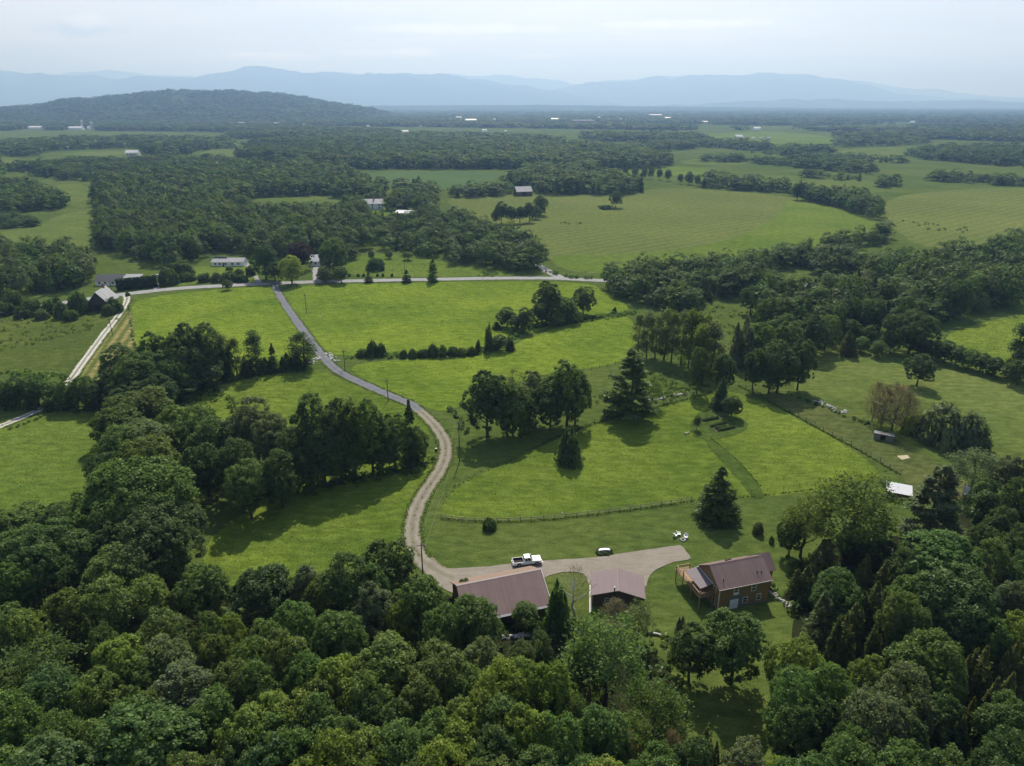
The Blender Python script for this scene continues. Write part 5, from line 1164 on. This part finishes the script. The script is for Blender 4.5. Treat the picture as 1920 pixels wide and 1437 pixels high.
fence('garden_trellis', 'wire trellis standing behind the raised garden beds', [(1313,794),(1330,790),(1356,785)], 1.9, 1.9, (1.0, 1.8), 'post', .06, .012)
q = P(1288, 814); b = MB(); b.box(-.9, .9, -.25, .25, .4, .48); b.box(-.8, -.7, -.2, .2, 0, .4); b.box(.7, .8, -.2, .2, 0, .4); tag(b.build('bench', M['oldwood'], None, (q[0], q[1], 0), .5), 'small pale bench in the meadow by the mown path', 'bench')

# --- small sheds in the fields
q = P(1655, 824); o = thing('field_shelter', 'grey open-fronted livestock shelter by the dead thicket', 'shelter', (q[0]-2.6, q[1]+.2, 0), -.52)
m = MB(); m.box(0, .1, 0, 2.6, 0, 1.7); m.box(4.9, 5.0, 0, 2.6, 0, 1.7); m.box(0, 5, 2.5, 2.6, 0, 1.5); m.box(.1, 1.7, 0, .08, 0, 1.75); m.box(3.0, 4.9, 0, .08, 0, 1.75); m.build('wall', M['weathered'], o)
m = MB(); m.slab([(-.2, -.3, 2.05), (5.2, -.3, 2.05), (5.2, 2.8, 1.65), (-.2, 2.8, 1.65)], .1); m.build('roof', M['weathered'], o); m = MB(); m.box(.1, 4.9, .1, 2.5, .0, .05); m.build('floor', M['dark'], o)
def coop(px, rz, L, W, label):
    q = P(*px); o = thing('animal_shed', label, 'shed', (q[0], q[1], 0), rz); m = MB(); m.prism([(0, 0), (W, 0), (W, 2.5), (0, 2.0)], .1, L-.1); m.v = [(y, x, z) for x, y, z in m.v]; m.f = [f[::-1] for f in m.f]; m.build('wall', M['bat'], o)
    m = MB(); m.slab([(-.25, -.35, 2.03), (L+.25, -.35, 2.03), (L+.25, W+.35, 2.68), (-.25, W+.35, 2.68)], .1); m.build('roof', M['whiteroof'], o); m = MB(); m.box(1.0, 1.9, -.05, -.01, .1, 1.8); m.build('door', M['dark'], o)
coop((1661,934), .28-.72, 5.2, 3.6, 'white-roofed animal shed on the grass beside the pine'); coop((1806,940), -.4, 3.6, 2.8, 'smaller white-roofed shed half hidden by the vine-wrapped trunk')
q = P(1592, 1046); o, r_ = gable('old_shed', 'dark-roofed shed with a red patch among the trees behind the house', 'shed', (q[0], q[1]), -.75, 8, 6, 2.4, 4.0, wall='barnwood', roof='darkroof')
m = MB(); m.slab([(5.0, .6, 2.4+.32+.12), (6.2, .6, 2.4+.32+.12), (6.2, 2.8, 2.4+1.49+.12), (5.0, 2.8, 2.4+1.49+.12)], .03); m.build('roof_patch', M['red'], r_)
m = MB(); m.slab([(8.42, -.4, 2.2), (8.6, -.4, 2.2), (8.6, 3, 4.05), (8.42, 3, 4.05)], .15); m.build('fascia', M['whiteroof'], o)
q = P(314, 1108); o = thing('red_chair', 'red garden chair in the shade under the forked oak', 'chair', (q[0], q[1], 0), .4); m = MB(); m.box(-.4, .4, -.4, .4, .4, .48); m.build('seat', M['red'], o); m = MB(); m.slab([(-.4, .36, .45), (.4, .36, .45), (.4, .55, 1.25), (-.4, .55, 1.25)], .06); m.build('backrest', M['red'], o)
for sx in (-.33, .33):
    for sy in (-.3, .3): m = MB(); m.box(sx-.04, sx+.04, sy-.04, sy+.04, 0, .4); m.build('leg', M['red'], o)

# --- stone walls and culvert rocks: every stone a part
def wall_of(name, label, px, n, r, width, mat, seed):
    pts = chaikin(PP(px), 1); rr = random.Random(seed); o = thing(name, label, 'stone wall' if 'wall' in name else 'rocks', (pts[0][0], pts[0][1], 0))
    for i in range(n):
        t = rr.random()*(len(pts)-1.001); k = int(t); p = pts[k]+(pts[k+1]-pts[k])*(t-k)-pts[0]; s = r*rr.uniform(.5, 1.25)
        m = MB(); m.lump((p[0]+rr.uniform(-1, 1)*width, p[1]+rr.uniform(-1, 1)*width, s*.35), s, i+seed, (1.2, 1, .75)); m.build('stone', M[mat], o)
wall_of('stone_wall', 'tumbled pale stone wall above the mown lane', [(1530,752),(1552,762),(1572,770),(1586,774)], 60, .36, 1.5, 'stone', 1)
wall_of('stone_wall', 'low dry stone wall among weeds below the garage and shed', [(944,1196),(965,1194),(990,1190),(1012,1186)], 60, .32, .4, 'rock', 2)
wall_of('stone_wall', 'stone edging curving down from the house corner', [(1446,1112),(1462,1124),(1476,1136),(1486,1142)], 60, .32, .4, 'stone', 3)
wall_of('rock_pile', 'pale riprap on the copse side of the driveway culvert', [(580,684),(588,678),(595,672)], 44, .36, 1.3, 'rock', 4)
wall_of('rock_pile', 'pale riprap on the meadow side of the driveway culvert', [(613,664),(622,670),(630,677)], 44, .36, 1.3, 'rock', 5)
wall_of('stone_wall', 'short heap of old wall by the far fence corner', [(1220,752),(1250,746),(1285,738)], 60, .4, .8, 'stone', 6)
b = MB(); q, w = P(1215, 1188), P(1255, 1200); b.tube([(q[0], q[1], .25), ((q[0]+w[0])/2, (q[1]+w[1])/2+.3, .3), (w[0], w[1], .2)], [.28, .22, .14], 7); tag(b.build('fallen_log', M['pale_bark']), 'fallen grey log lying in the weeds below the shed', 'log')

# --- the buildings along the county road and beyond
o, r_ = gable('old_barn', 'dark weathered barn with a pale tin roof by the lane junction', 'barn', P(204, 584)[:2]+np.array([0, .5]), R(98), 12.0, 8.6, 4.2, 9.2, wall='barnwood', roof='greyroof', over=.6, cap='steel')
m = MB(); m.box(-.06, -.01, 2.6, 6.0, 0, 3.2); m.build('door', M['dark'], o)
m = MB(); m.box(9.0, 9.9, 3.9, 4.7, 8.6, 11.0); m.build('chimney', M['brick'], o)
o, r_ = gable('low_house', 'low house with dark and grey roofs behind the tall hedge', 'house', P(172, 540)[:2]+np.array([0, 4]), .06, 13, 9, 2.8, 5.2, wall='white', roof='darkroof')
for x in (2, 5, 9): window(o, (x, -.004, 1.6), 1.2, 1.1, 'y-', 'white')
m = MB(); m.slab([(13.4, -.5, 2.9), (22.5, -.5, 2.9), (22.5, 7, 4.6), (13.4, 7, 4.6)], .15); m.build('garage_roof', M['greyroof'], o); m = MB(); m.box(13.3, 22.2, 0, 6.8, 0, 2.75); m.build('garage_wall', M['white'], o)
o, r_ = gable('ranch_house', 'long white single-storey ranch house below the wood', 'house', P(396, 501)[:2]+np.array([0, 1.5]), .03, 18.5, 8, 2.7, 4.4, wall='white', roof='greyroof')
for x in (2, 4.6, 8, 12, 15.5): window(o, (x, -.004, 1.5), 1.3, 1.2, 'y-', 'white')
m = MB(); m.box(6.2, 7.1, -.05, -.01, .1, 2.1); m.build('door', M['dark'], o)
m = MB(); m.slab([(-.5, 8.4, 3.1), (8, 8.4, 3.1), (8, 3.9, 5.0), (-.5, 3.9, 5.0)], .1); m.build('raised_roof', M['whiteroof'], o)
o, r_ = gable('white_house', 'white-roofed house mostly hidden beside the purple-leaved tree', 'house', P(580, 502)[:2]+np.array([0, 3]), .1, 12, 9, 3.2, 6.2, wall='white', roof='whiteroof')
window(o, (3, -.004, 1.8), 1.2, 1.2, 'y-', 'white'); window(o, (9, -.004, 1.8), 1.2, 1.2, 'y-', 'white')
o, r_ = gable('farmhouse', 'white farmhouse half hidden in trees behind the ranch wood', 'house', P(682, 394)[:2], .15, 18, 11, 5.5, 9, wall='white', roof='greyroof')
for x in (3, 8, 14): window(o, (x, -.004, 4.0), 1.5, 1.6, 'y-', 'white'); window(o, (x, -.004, 1.6), 1.5, 1.5, 'y-', 'white')
m = MB(); m.box(9.0, 10.2, 4.9, 6.1, 8.6, 10.8); m.build('chimney', M['brick'], o)
o, r_ = gable('machine_shed', 'pale flat-roofed machine shed among trees right of the farmhouse', 'barn', P(741, 409)[:2], -.12, 15, 13, 4.2, 5.8, wall='steel', roof='whiteroof'); m = MB(); m.box(2, 7, -.05, -.01, 0, 3.6); m.build('door', M['dark'], o)
o, r_ = gable('field_barn', 'grey-roofed barn at the near edge of the far woods', 'barn', P(969, 369)[:2], .3, 17, 12, 5.0, 9.5, wall='barnwood', roof='greyroof'); m = MB(); m.box(6, 10, -.06, -.01, 0, 4.6); m.build('door', M['dark'], o)
o, r_ = gable('far_house', 'white house with pale roof standing in the left forest clearing', 'house', P(235, 293)[:2], .1, 22, 15, 6, 10, wall='white', roof='whiteroof')
for x in (4, 10, 17): window(o, (x, -.004, 3), 2.4, 2.4, 'y-', 'trim')
# tall hedge and a parked vehicle behind it
q, w = P(216, 547), P(291, 540); L = np.linalg.norm(w-q); r_ = np.random.default_rng(8); n = 9000
t = r_.random(n); face = r_.integers(0, 3, n); yy = np.where(face == 0, -1.4, np.where(face == 1, 1.4, r_.uniform(-1.4, 1.4, n)))+r_.normal(0, .22, n); zz = np.where(face == 2, 5.2, r_.random(n)*5.2)+r_.normal(0, .25, n)
nn = np.stack([r_.normal(0, .4, n), yy, (zz-2.5)*.5], 1)+r_.normal(0, .5, (n, 3))
hm = leaf_mesh('hedge', cards(r_, np.stack([t*L, yy, np.maximum(zz, .1)], 1), nn, r_.uniform(.5, 1.1, n)), 4)
o = link('hedge', hm, None, (q[0], q[1]+2.5, 0)); o.rotation_euler.z = math.atan2(w[1]-q[1], w[0]-q[0]); o.color = (.022, .04, .02, 1); tag(o, 'tall dark clipped hedge screening the low house from the road', 'hedge')

# town and far farms: (x, base y, width px, wall, roof)
TOWN = [(731,219,9,'white'),(760,252,15,'white'),(860,223,13,'white'),(884,228,26,'white'),(829,225,6,'white'),(840,224,5,'white'),(929,227,9,'white'),(935,229,7,'white'),(971,223,5,'white'),(1042,226,22,'white'),(1059,228,10,'white'),(1094,230,50,'brick'),(1123,222,6,'white'),(1131,226,5,'white'),(1163,227,8,'white'),(1178,221,6,'white'),
 (1229,218,28,'steel'),(1252,224,14,'white'),(1262,221,7,'white'),(1321,232,14,'steel'),(1420,245,16,'white'),(1387,262,18,'white'),(1427,262,8,'steel'),(1402,261,7,'brick'),(1412,260,6,'white'),(1442,262,9,'steel'),(908,248,11,'white'),(948,247,5,'white'),(860,250,14,'brick'),
 (452,235,18,'white'),(518,235,12,'white'),(570,236,7,'white'),(650,228,8,'white'),(606,228,5,'white'),(745,245,6,'white'),(732,229,4,'white'),(66,243,34,'white'),(140,244,30,'white'),(168,243,12,'white'),(1712,232,11,'white'),(1030,227,8,'white'),(1108,224,5,'white'),(1205,222,7,'white'),(1275,225,6,'white'),(980,240,5,'white'),(690,238,6,'white'),(35,236,6,'white'),(788,238,5,'white'),(812,233,6,'white')]
TOWN.sort(key=lambda t: t[0])
for i, (x, y, w, wl) in enumerate(TOWN):
    q = P(x, y); W = w*proj(q)[2]/FPX; W *= .8; hgt = min(.6*W, 12) if W < 60 else 13
    nm = 'town_house' if W < 32 else 'town_hall'
    nm = {'town_house': 'town_house', 'town_hall': 'town_building'}[nm]
    w_ = {'white': 'white', 'brick': 'dull red', 'steel': 'grey'}[wl]
    gable(nm, f'{w_} far building, {ordn(i+1)} from left among the pale specks of the plain', 'building', (q[0]-W/2, q[1]), random.uniform(-.3, .3), W, min(W*.7, 26), hgt*.62, hgt, wall=wl, roof='whiteroof' if wl == 'white' else ('greyroof' if wl == 'steel' else 'darkroof'), over=.5, th=.5, group='far buildings of the plain')
for i, (x, yt, yb) in enumerate([(155,233,243),(173,233,243)]):
    q = P(x, yb); b = MB(); hh_ = 32 if i == 0 else 26; b.tube([(0, 0, 0), (0, 0, hh_*.9), (0, 0, hh_)], [5, 5, 2], 14); tag(b.build('silo', M['steel'], None, (q[0], q[1], 0)), ['pale silo tower at the foot of the wooded hill, taller one', 'shorter pale silo tower at the foot of the wooded hill'][i], 'silo')
# mast on the hill
mx = 404; mh = height_at(5000, 172.8); fw = 5000*cp-(mh-EYE)*sp; mxw = (mx-960)/FPX*fw
b = MB(); b.tube([(0, 0, -6), (0, 0, 34)], [1.0, .5], 6); b.tube([(-2.2, 0, -6), (0, 0, 24)], .35, 4); b.tube([(2.2, 0, -6), (0, 0, 24)], .35, 4)
tag(b.build('radio_mast', M['steel'], None, (mxw, 5000, mh)), 'thin radio mast on the crest of the wooded hill', 'mast')

# ------------------------------------------------------------------ rank growth: weeds, brambles and saplings nobody could count
def weeds(name, label, lines, areas, r):
    pts = []
    for px, dens, wid, hh_, tn in lines:
        p = chaikin(PP(px), 1)
        for a, b in zip(p[:-1], p[1:]):
            n = max(1, int(np.linalg.norm(b-a)*dens)); t = r.random((n, 1)); q = a+(b-a)*t+r.normal(0, wid, (n, 2)); pts += [(x, y, hh_*s, tn) for (x, y), s in zip(q, r.uniform(.5, 1.3, n))]
    for poly, sp_, hh_, tn in areas:
        a = scatter([poly], lambda d: sp_, .8, r); pts += [(x, y, hh_*s, tn) for (x, y, _), s in zip(a, r.uniform(.4, 1.3, len(a)))]
    m = 26; cs, ns, ss, cols = [], [], [], []
    for x, y, h, tn in pts:
        d = unit(r.normal(size=(m, 3))+np.array([0, 0, .4])); c = np.array([x, y, h*.35])+d*np.array([h*.75, h*.75, h*.6]); c[:, 2] = np.maximum(c[:, 2], .05)
        cs.append(c); ns.append(d+r.normal(0, .4, (m, 3))); ss.append(np.full(m, .13+.42*h)*r.uniform(.6, 1.2, m)); cols.append(np.array(TONE[tn][1])*r.uniform(.75, 1.25)*r.uniform(.75, 1.25, (m, 1)))
    V, Fc = cards(r, np.concatenate(cs), np.concatenate(ns), np.concatenate(ss)); print(name, len(pts), len(Fc))
    return tag(link(name, np_mesh(name, V, Fc, M['leafm'], np.repeat(np.concatenate(cols), 4, axis=0))), label, 'undergrowth', None, 'stuff')
LN = [([(660,670),(740,668),(820,668),(890,664),(925,655),(960,632),(1000,612),(1060,608),(1110,597),(1190,588)], 2.2, 1.5, 1.25, 'mid'),
 ([(1385,724),(1440,752),(1500,785),(1560,818),(1620,850),(1688,891)], 6, .25, .26, 'olive'), ([(1000,842),(1060,812),(1120,792),(1180,776),(1240,762),(1290,748),(1330,738)], 5., .4, .3, 'olive'),
 ([(827,972),(905,979),(1000,977),(1100,967),(1200,954),(1296,940)], 6, .2, .15, 'yellow'), ([(1296,940),(1400,932),(1500,922),(1600,904)], 5., .18, .16, 'olive'), ([(845,768),(860,788),(878,815)], 1.4, .8, .9, 'dark'), ([(830,935),(850,915),(890,890),(950,868),(1005,838)], 2.5, .5, .14, 'yellow'),
 ([(1332,822),(1380,860),(1425,912)], 6, .15, .16, 'olive'), ([(1480,742),(1530,758),(1590,784),(1640,800)], 1.2, .8, .7, 'dark'), ([(590,690),(480,704),(400,722),(335,748)], .9, 1.2, 1.1, 'olive'),
 ([(1030,510),(1060,520),(1110,524)], 1., 1.2, 1.4, 'dark'), ([(1000,500),(940,515),(900,516)], .6, 2, 1.6, 'mid'), ([(1215,1185),(1260,1200),(1300,1215)], 2.2, .6, .7, 'olive'), ([(1440,1100),(1470,1128),(1492,1146)], 3., .6, .55, 'mid'),
 ([(0,640),(60,640),(140,622),(190,606)], .8, 3.2, .9, 'olive'), ([(0,700),(70,706),(125,712)], .8, 2., 1.3, 'mid'), ([(0,764),(60,766),(130,768),(205,770)], 1.6, 1.6, 1.7, 'dark'), ([(570,915),(640,905),(720,890),(800,868)], 1.5, 1.4, 1.3, 'dark'), ([(100,775),(60,790),(0,812)], .8, .9, .7, 'olive'), ([(240,575),(254,665)], .7, .3, .4, 'dark'),
 ([(1660,470),(1700,478),(1740,470),(1790,480)], .5, 6, 2.0, 'olive'), ([(1290,610),(1340,606),(1400,622)], .7, 3, 1.4, 'olive'), ([(1090,760),(1140,742),(1180,730)], 1.0, 1.2, 1.0, 'olive'), ([(1220,752),(1330,722)], 1.2, 2., 1.0, 'olive'), ([(1270,670),(1340,700)], .9, 3, 1.4, 'mid'),
 ([(1690,720),(1640,810)], .6, 2.5, .8, 'dark'), ([(780,850),(800,880),(770,905)], .9, .8, .5, 'olive'), ([(1735,425),(1770,432),(1800,430)], .5, 9, 2.0, 'dark'), ([(1690,415),(1760,420)], .2, 6, 1.5, 'dark'), ([(1060,420),(1090,422)], .6, 3, 1.2, 'dark'), ([(1120,388),(1145,392)], .8, 4, 1.5, 'dark')]
AR = [([(1270,590),(1330,572),(1410,585),(1440,640),(1400,660),(1340,620)], 5.5, 1.3, 'olive'), ([(1640,470),(1720,462),(1780,482),(1700,500),(1640,498)], 9, 1.8, 'olive'), ([(1190,690),(1330,705),(1360,740),(1240,745)], 3.2, 1.0, 'mid'),
 ([(560,890),(700,890),(800,870),(760,900),(620,925),(560,930)], 2.2, .8, 'dark'), ([(1215,1190),(1290,1200),(1300,1300),(1240,1260)], 2.2, .7, 'olive'), ([(940,1165),(1080,1160),(1110,1185),(1000,1200)], 2.0, .8, 'mid'), ([(1470,1040),(1640,990),(1740,1000),(1760,1060),(1560,1100),(1480,1110)], 2.4, 1.0, 'dark'),
 ([(150,950),(330,1090),(420,1110),(560,1080),(760,1090),(860,1160),(1200,1200),(1280,1300),(1280,1437),(0,1437),(0,960)], 3.2, 1.6, 'dark'), ([(1480,1140),(1920,960),(1920,1437),(1480,1437)], 3.2, 1.6, 'dark'), ([(0,600),(160,592),(220,570),(180,620),(0,660)], 5.5, 1.0, 'olive'),
 ([(205,780),(400,730),(560,800),(560,930),(400,960),(220,860)], 3.4, 1.4, 'dark'), ([(230,740),(400,715),(420,735),(300,780)], 3., 1.2, 'dark')]
weeds('undergrowth', 'weeds, brambles and seedlings along fences, banks and wood edges', LN, AR, np.random.default_rng(77))

def tufts(r):
    """standing grass in the unmown meadows, and grass creeping over the edges of the gravel"""
    pts = []
    for nm, mk, lb, poly in FIELDS:
        if mk not in ('meadow', 'haym', 'bright', 'marsh', 'round') or max(q[1] for q in poly) < 520: continue
        a = scatter([poly], lambda d: max(.62, d*.0040), .8, r); a = a[np.hypot(a[:, 0], a[:, 1]) < 430]
        pts.append(np.column_stack([a[:, 0], a[:, 1], np.clip(a[:, 2]*.20, .13, .34)*r.uniform(.5, 1.4, len(a)), np.full(len(a), {'marsh': 1, 'haym': 3}.get(mk, 0))]))
    for px, hw, n in [([(775,763),(800,781),(824,808),(836,832),(836,858),(822,888),(800,918),(784,945),(774,975),(772,1005),(778,1030),(790,1050)], 2.0, 2600), ([(514,530),(534,572),(559,607),(580,637),(603,667),(622,687),(641,702),(677,718),(725,740),(767,756)], 2.0, 1500), ([(240,561),(228,584),(206,612),(180,646),(155,681),(132,713)], 1.9, 900), ([(95,758),(55,778),(0,800)], 1.9, 400)]:
        p = np.array(chaikin(PP(px), 2)); k = r.random(n)*(len(p)-1.001); i = k.astype(int); c = p[i]+(p[i+1]-p[i])*(k-i)[:, None]; t = unit(p[i+1]-p[i]); side = r.choice([-1, 1], n)*hw*r.normal(1.05, .12, n)
        side = np.where(r.random(n) < .04, r.normal(0, .18, n), side)
        c = c+np.stack([-t[:, 1], t[:, 0]], 1)*side[:, None]; pts.append(np.column_stack([c, r.uniform(.10, .3, n), np.full(n, 2)]))
    a = np.concatenate(pts); n = len(a); m = 3
    c = np.repeat(np.column_stack([a[:, :2], a[:, 2]*.5+.03]), m, 0)+r.normal(0, .22, (n*m, 3))*np.repeat(a[:, 2:3], m, 0)*np.array([1.6, 1.6, .2])
    nn = r.normal(0, .5, (n*m, 3))+np.array([0, 0, 1.3]); sz = np.repeat(a[:, 2], m)*r.uniform(.9, 1.6, n*m)
    pal = np.array([(.092,.15,.022), (.12,.175,.024), (.155,.20,.036), (.082,.13,.022), (.18,.185,.07)]); w = r.choice(5, n, p=[.32, .34, .2, .10, .04])
    col = pal[w]*r.uniform(.8, 1.2, (n, 1))*np.where(a[:, 3:4] == 1, .72, np.where(a[:, 3:4] == 3, 1.25, 1))
    c[:, 2] = np.maximum(c[:, 2], .12)
    V, Fc = cards(r, c, nn, sz, .6); print('tufts', n)
    return tag(link('meadow_grass', np_mesh('meadow_grass', V, Fc, M['leafm'], np.repeat(np.repeat(col, m, 0), 4, 0))), 'standing tufts of grass in the unmown meadows and along the drive edges', 'grass', None, 'stuff')
tufts(np.random.default_rng(5))

# ------------------------------------------------------------------ air, light, camera
hz = MB(); hz.box(-39500, 39500, -2300, 44500, -1.6, 1345)
m, nt, out = new_mat('valley_haze')
pv = nd(nt, 'ShaderNodeVolumePrincipled', i_Density=1.15e-4, i_Anisotropy=.35)
pv.inputs['Color'].default_value = (.315, .53, .93, 1); pv.inputs['Absorption Color'].default_value = (.435, .41, .24, 1)
nt.links.new(pv.outputs[0], out.inputs['Volume'])
tag(hz.build('haze', m), 'pale blue summer haze filling the valley air', 'haze', None, 'stuff')

AZ, EL = R(4.5), R(49)
sd = Vector((math.sin(AZ)*math.cos(EL), math.cos(AZ)*math.cos(EL), math.sin(EL)))
sun = bpy.data.lights.new('sun', 'SUN'); sun.energy = 4.4; sun.angle = R(.6); sun.color = (1, .955, .88)
so = bpy.data.objects.new('sun', sun); C.objects.link(so); so.rotation_euler = (-sd).to_track_quat('-Z', 'Y').to_euler()

w = bpy.data.worlds.new('World'); SC.world = w; w.use_nodes = True; nt = w.node_tree; nt.nodes.clear()
out = nt.nodes.new('ShaderNodeOutputWorld'); bg = nd(nt, 'ShaderNodeBackground', i_Strength=.082)
sky = nd(nt, 'ShaderNodeTexSky', sky_type='NISHITA', sun_disc=False, sun_elevation=EL, sun_rotation=AZ, altitude=150, air_density=1.0, dust_density=2.2, ozone_density=1.0)
tc = nd(nt, 'ShaderNodeTexCoord').outputs['Generated']
sx = nd(nt, 'ShaderNodeSeparateXYZ'); nt.links.new(tc, sx.inputs[0])
zc = mth(nt, 'MAXIMUM', sx.outputs[2], .0); den = mth(nt, 'ADD', zc, .07)
cv = nd(nt, 'ShaderNodeCombineXYZ'); nt.links.new(mth(nt, 'DIVIDE', sx.outputs[0], den), cv.inputs[0]); nt.links.new(mth(nt, 'DIVIDE', sx.outputs[1], den), cv.inputs[1])
mp = nd(nt, 'ShaderNodeMapping'); nt.links.new(cv.outputs[0], mp.inputs[0]); mp.inputs['Scale'].default_value = (.32, .55, 1); mp.inputs['Location'].default_value = (1.3, .4, 0)
n1 = noise(nt, mp.outputs[0], 1.0, 7, .58); n2 = noise(nt, mp.outputs[0], .28, 3, .5)
cl = ramp(nt, mth(nt, 'ADD', mth(nt, 'MULTIPLY', n1, .6), mth(nt, 'MULTIPLY', n2, .4)), [(.38, .0), (.66, 1)])
low = mixc(nt, cl, (7.6, 8.1, 8.6), (10.0, 10.05, 10.1))
col = mixc(nt, ramp(nt, sx.outputs[2], [(.1, .86), (.34, .08)]), sky.outputs[0], low)
# one small heap cloud low in the sky at the left
def blob(azd, eld, ra, re, amt):
    a, e = R(azd), R(eld); cdir = (math.sin(a)*math.cos(e), math.cos(a)*math.cos(e), math.sin(e))
    v = nd(nt, 'ShaderNodeVectorMath', operation='SUBTRACT'); nt.links.new(tc, v.inputs[0]); v.inputs[1].default_value = cdir
    s = nd(nt, 'ShaderNodeVectorMath', operation='MULTIPLY'); nt.links.new(v.outputs[0], s.inputs[0]); s.inputs[1].default_value = (1/ra, 1/ra, 1/re)
    L = nd(nt, 'ShaderNodeVectorMath', operation='LENGTH'); nt.links.new(s.outputs[0], L.inputs[0])
    nn = noise(nt, tc, 46, 6, .6)
    d = mth(nt, 'ADD', L.outputs['Value'], mth(nt, 'MULTIPLY', mth(nt, 'SUBTRACT', nn, .5), 1.5))
    return mth(nt, 'MULTIPLY', ramp(nt, d, [(.45, 1), (1.0, 0)]), amt)
col = mixc(nt, blob(-28.7, 4.4, .05, .011, .55), col, (5.4, 6.3, 7.4))
col = mixc(nt, blob(-28.3, 4.85, .028, .009, .3), col, (12.8, 12.9, 12.9))
for az_, el_, ra_, re_ in [(-9, 3.35, .08, .006), (-17, 3.1, .10, .006), (-7, 3.5, .04, .006), (2, 3.2, .05, .004), (12, 5.2, .14, .006), (-3, 5.0, .16, .007)]:
    col = mixc(nt, blob(az_, el_, ra_, re_, .5), col, (11.7, 11.9, 12.0))
nt.links.new(col, bg.inputs[0]); nt.links.new(bg.outputs[0], out.inputs[0])

cam = bpy.data.cameras.new('camera'); cam.sensor_width = 36; cam.sensor_fit = 'HORIZONTAL'; cam.lens = 36*FPX/1920; cam.clip_start = .5; cam.clip_end = 120000
co = bpy.data.objects.new('camera', cam); C.objects.link(co); co.location = (0, 0, EYE); co.rotation_euler = (R(90)-PITCH, 0, 0); SC.camera = co
SC.view_settings.view_transform = 'Standard'; SC.view_settings.look = 'None'; SC.view_settings.exposure = 0.56; SC.view_settings.gamma = 1
SC.render.engine = 'CYCLES'
cy = SC.cycles; cy.max_bounces = 6; cy.diffuse_bounces = 3; cy.transmission_bounces = 3; cy.glossy_bounces = 2; cy.volume_bounces = 0; cy.use_denoising = True; cy.denoiser = 'OPENIMAGEDENOISE'
try: cy.denoising_input_passes = 'RGB_ALBEDO_NORMAL'; cy.denoising_prefilter = 'ACCURATE'
except Exception as e: print(e)
bad = [l for l in LABELS if not 4 <= len(l.replace('-', '-').split()) <= 16]; print('labels', len(LABELS), 'bad', bad[:5])
